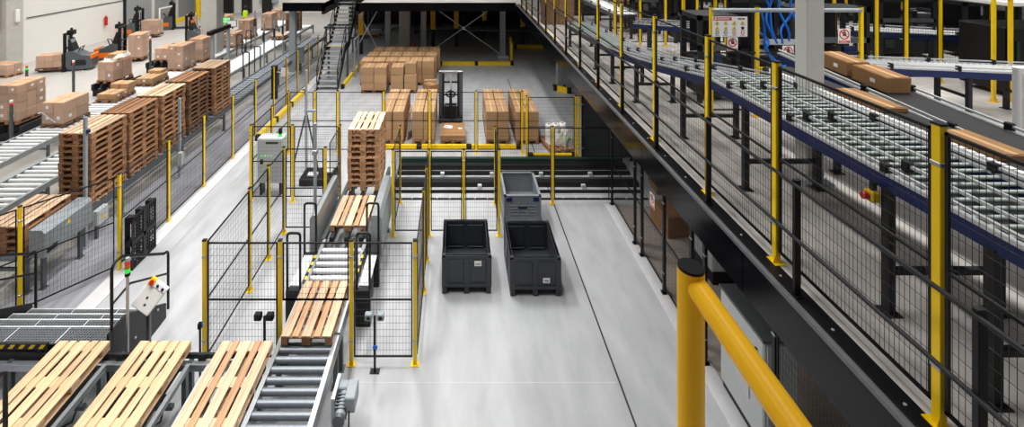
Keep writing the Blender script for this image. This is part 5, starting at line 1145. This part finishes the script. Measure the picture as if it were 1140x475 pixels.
t = thing('hose_bundle', 'bright blue hose bundle on the white machine top at the right edge', 'hose', (11.75, 10.0, 5.94))
for k in range(3): MB().tube([(0.03 * k, 0, 0.03 * k), (0.2, 0.02, 0.1 + 0.02 * k), (0.6, 0.0, 0.1 - 0.03 * k), (1.2, 0.05, 0.05 * k)], 0.035, 6).build('hose', 'blue_hose', t)
t = thing('packing_machine', 'black machine with white top below the blue hoses at right edge', 'machine', (11.7, 9.8, MZ))
MB().rbox(0, 2.0, 0, 1.0, 0.1, 1.5, 0.03).build('housing', 'black', t); MB().rbox(-0.05, 2.05, -0.05, 1.05, 1.95, 2.05, 0.02).build('top_plate', 'white', t)
for x in (0.03, 1.97): MB().box(x - 0.03, x + 0.03, 0.0, 0.06, 0, 1.95).build('upright', 'dark', t)
for k in range(8): MB().box(0.15 + 0.2 * k, 0.2 + 0.2 * k, -0.03, 0.0, 0.8, 1.2).build('spindle', 'green_dark', t)

# ================================================================== GROUPS OF REPEATED THINGS
GROUPS = [('wooden_pallet', 'stack inside the conveyor cage', 'pallets stacked in the conveyor cage'), ('wooden_pallet', 'tall stack at left', 'pallets in the tall stacks at left'),
          ('wooden_pallet', 'low stack by', 'pallets in the low stack by the grey cover'), ('wooden_pallet', 'far stack', 'pallets in the far stack'), ('wooden_pallet', 'small stack', 'pallets in the small far stack'),
          ('wooden_pallet', 'under ', 'pallets under boxes and rolls'), ('wooden_pallet', '', 'single pallets on the conveyors'),
          ('cardboard_box', 'fence group', 'boxes on the pallets behind the fence'), ('cardboard_box', 'by the stairs', 'boxes in the rows by the stairs'), ('cardboard_box', 'front-row pallet', 'boxes in the rows by the stairs'),
          ('cardboard_box', 'mezzanine carton stack', 'carton stacks on the mezzanine'), ('cardboard_box', 'tray conveyor', 'flat boxes on the tray conveyor'), ('cardboard_box', 'black belt', 'long boxes on the black belt'), ('cardboard_box', '', 'loose cardboard boxes'),
          ('safety_fence', '', 'mesh safety fences'), ('machine_fence', '', 'machine fences on the mezzanine'), ('pallet_load', '', 'wrapped pallet loads in the left hall'), ('forklift', '', 'forklifts in the left hall'),
          ('person', '', 'operators in yellow vests'), ('pallet_box', '', 'dark plastic bins'), ('guard_loop', '', 'black tubular guard loops'), ('prohibition_sign', '', 'no-entry hand signs'), ('roller_conveyor', '', 'roller conveyors'),
          ('belt_conveyor', '', 'belt conveyors on the mezzanine'), ('chain_conveyor', '', 'chain conveyors'), ('machine', 'mezzanine posts', 'dark machines on the mezzanine'), ('machine', '', 'dark machines under the mezzanine'), ('film_roll', '', 'white film rolls'),
          ('cardboard_sheet', '', 'flattened cartons'), ('bollard', '', 'yellow bollards'), ('floor_barrier', '', 'yellow floor barriers'), ('marker_post', '', 'yellow guard posts under the mezzanine'), ('signal_post', '', 'signal posts in the left hall'),
          ('light_barrier_post', '', 'grey light barrier posts'), ('cross_brace', '', 'tie rods under the mezzanine'), ('machine_cover', '', 'sheet metal conveyor covers'), ('sensor_stand', '', 'small sensor stands'), ('cable_coil', '', 'cables in the grey crate'), ('tape_roll', '', 'green rolls'),
          ('operator_desk', '', 'operator desks'), ('sensor_post', '', 'grey sensor posts'), ('support_pole', '', 'grey support poles'), ('guide_plate', '', 'guide plates in the cage'), ('hazard_strip', '', 'striped edge strips in the cage')]
for o in list(COL.objects):
    if o.parent is None and 'category' in o and 'group' not in o:
        base = o.name.split('.')[0]
        for n_, sub, ph in GROUPS:
            if base == n_ and sub in o['label']: o['group'] = ph; break
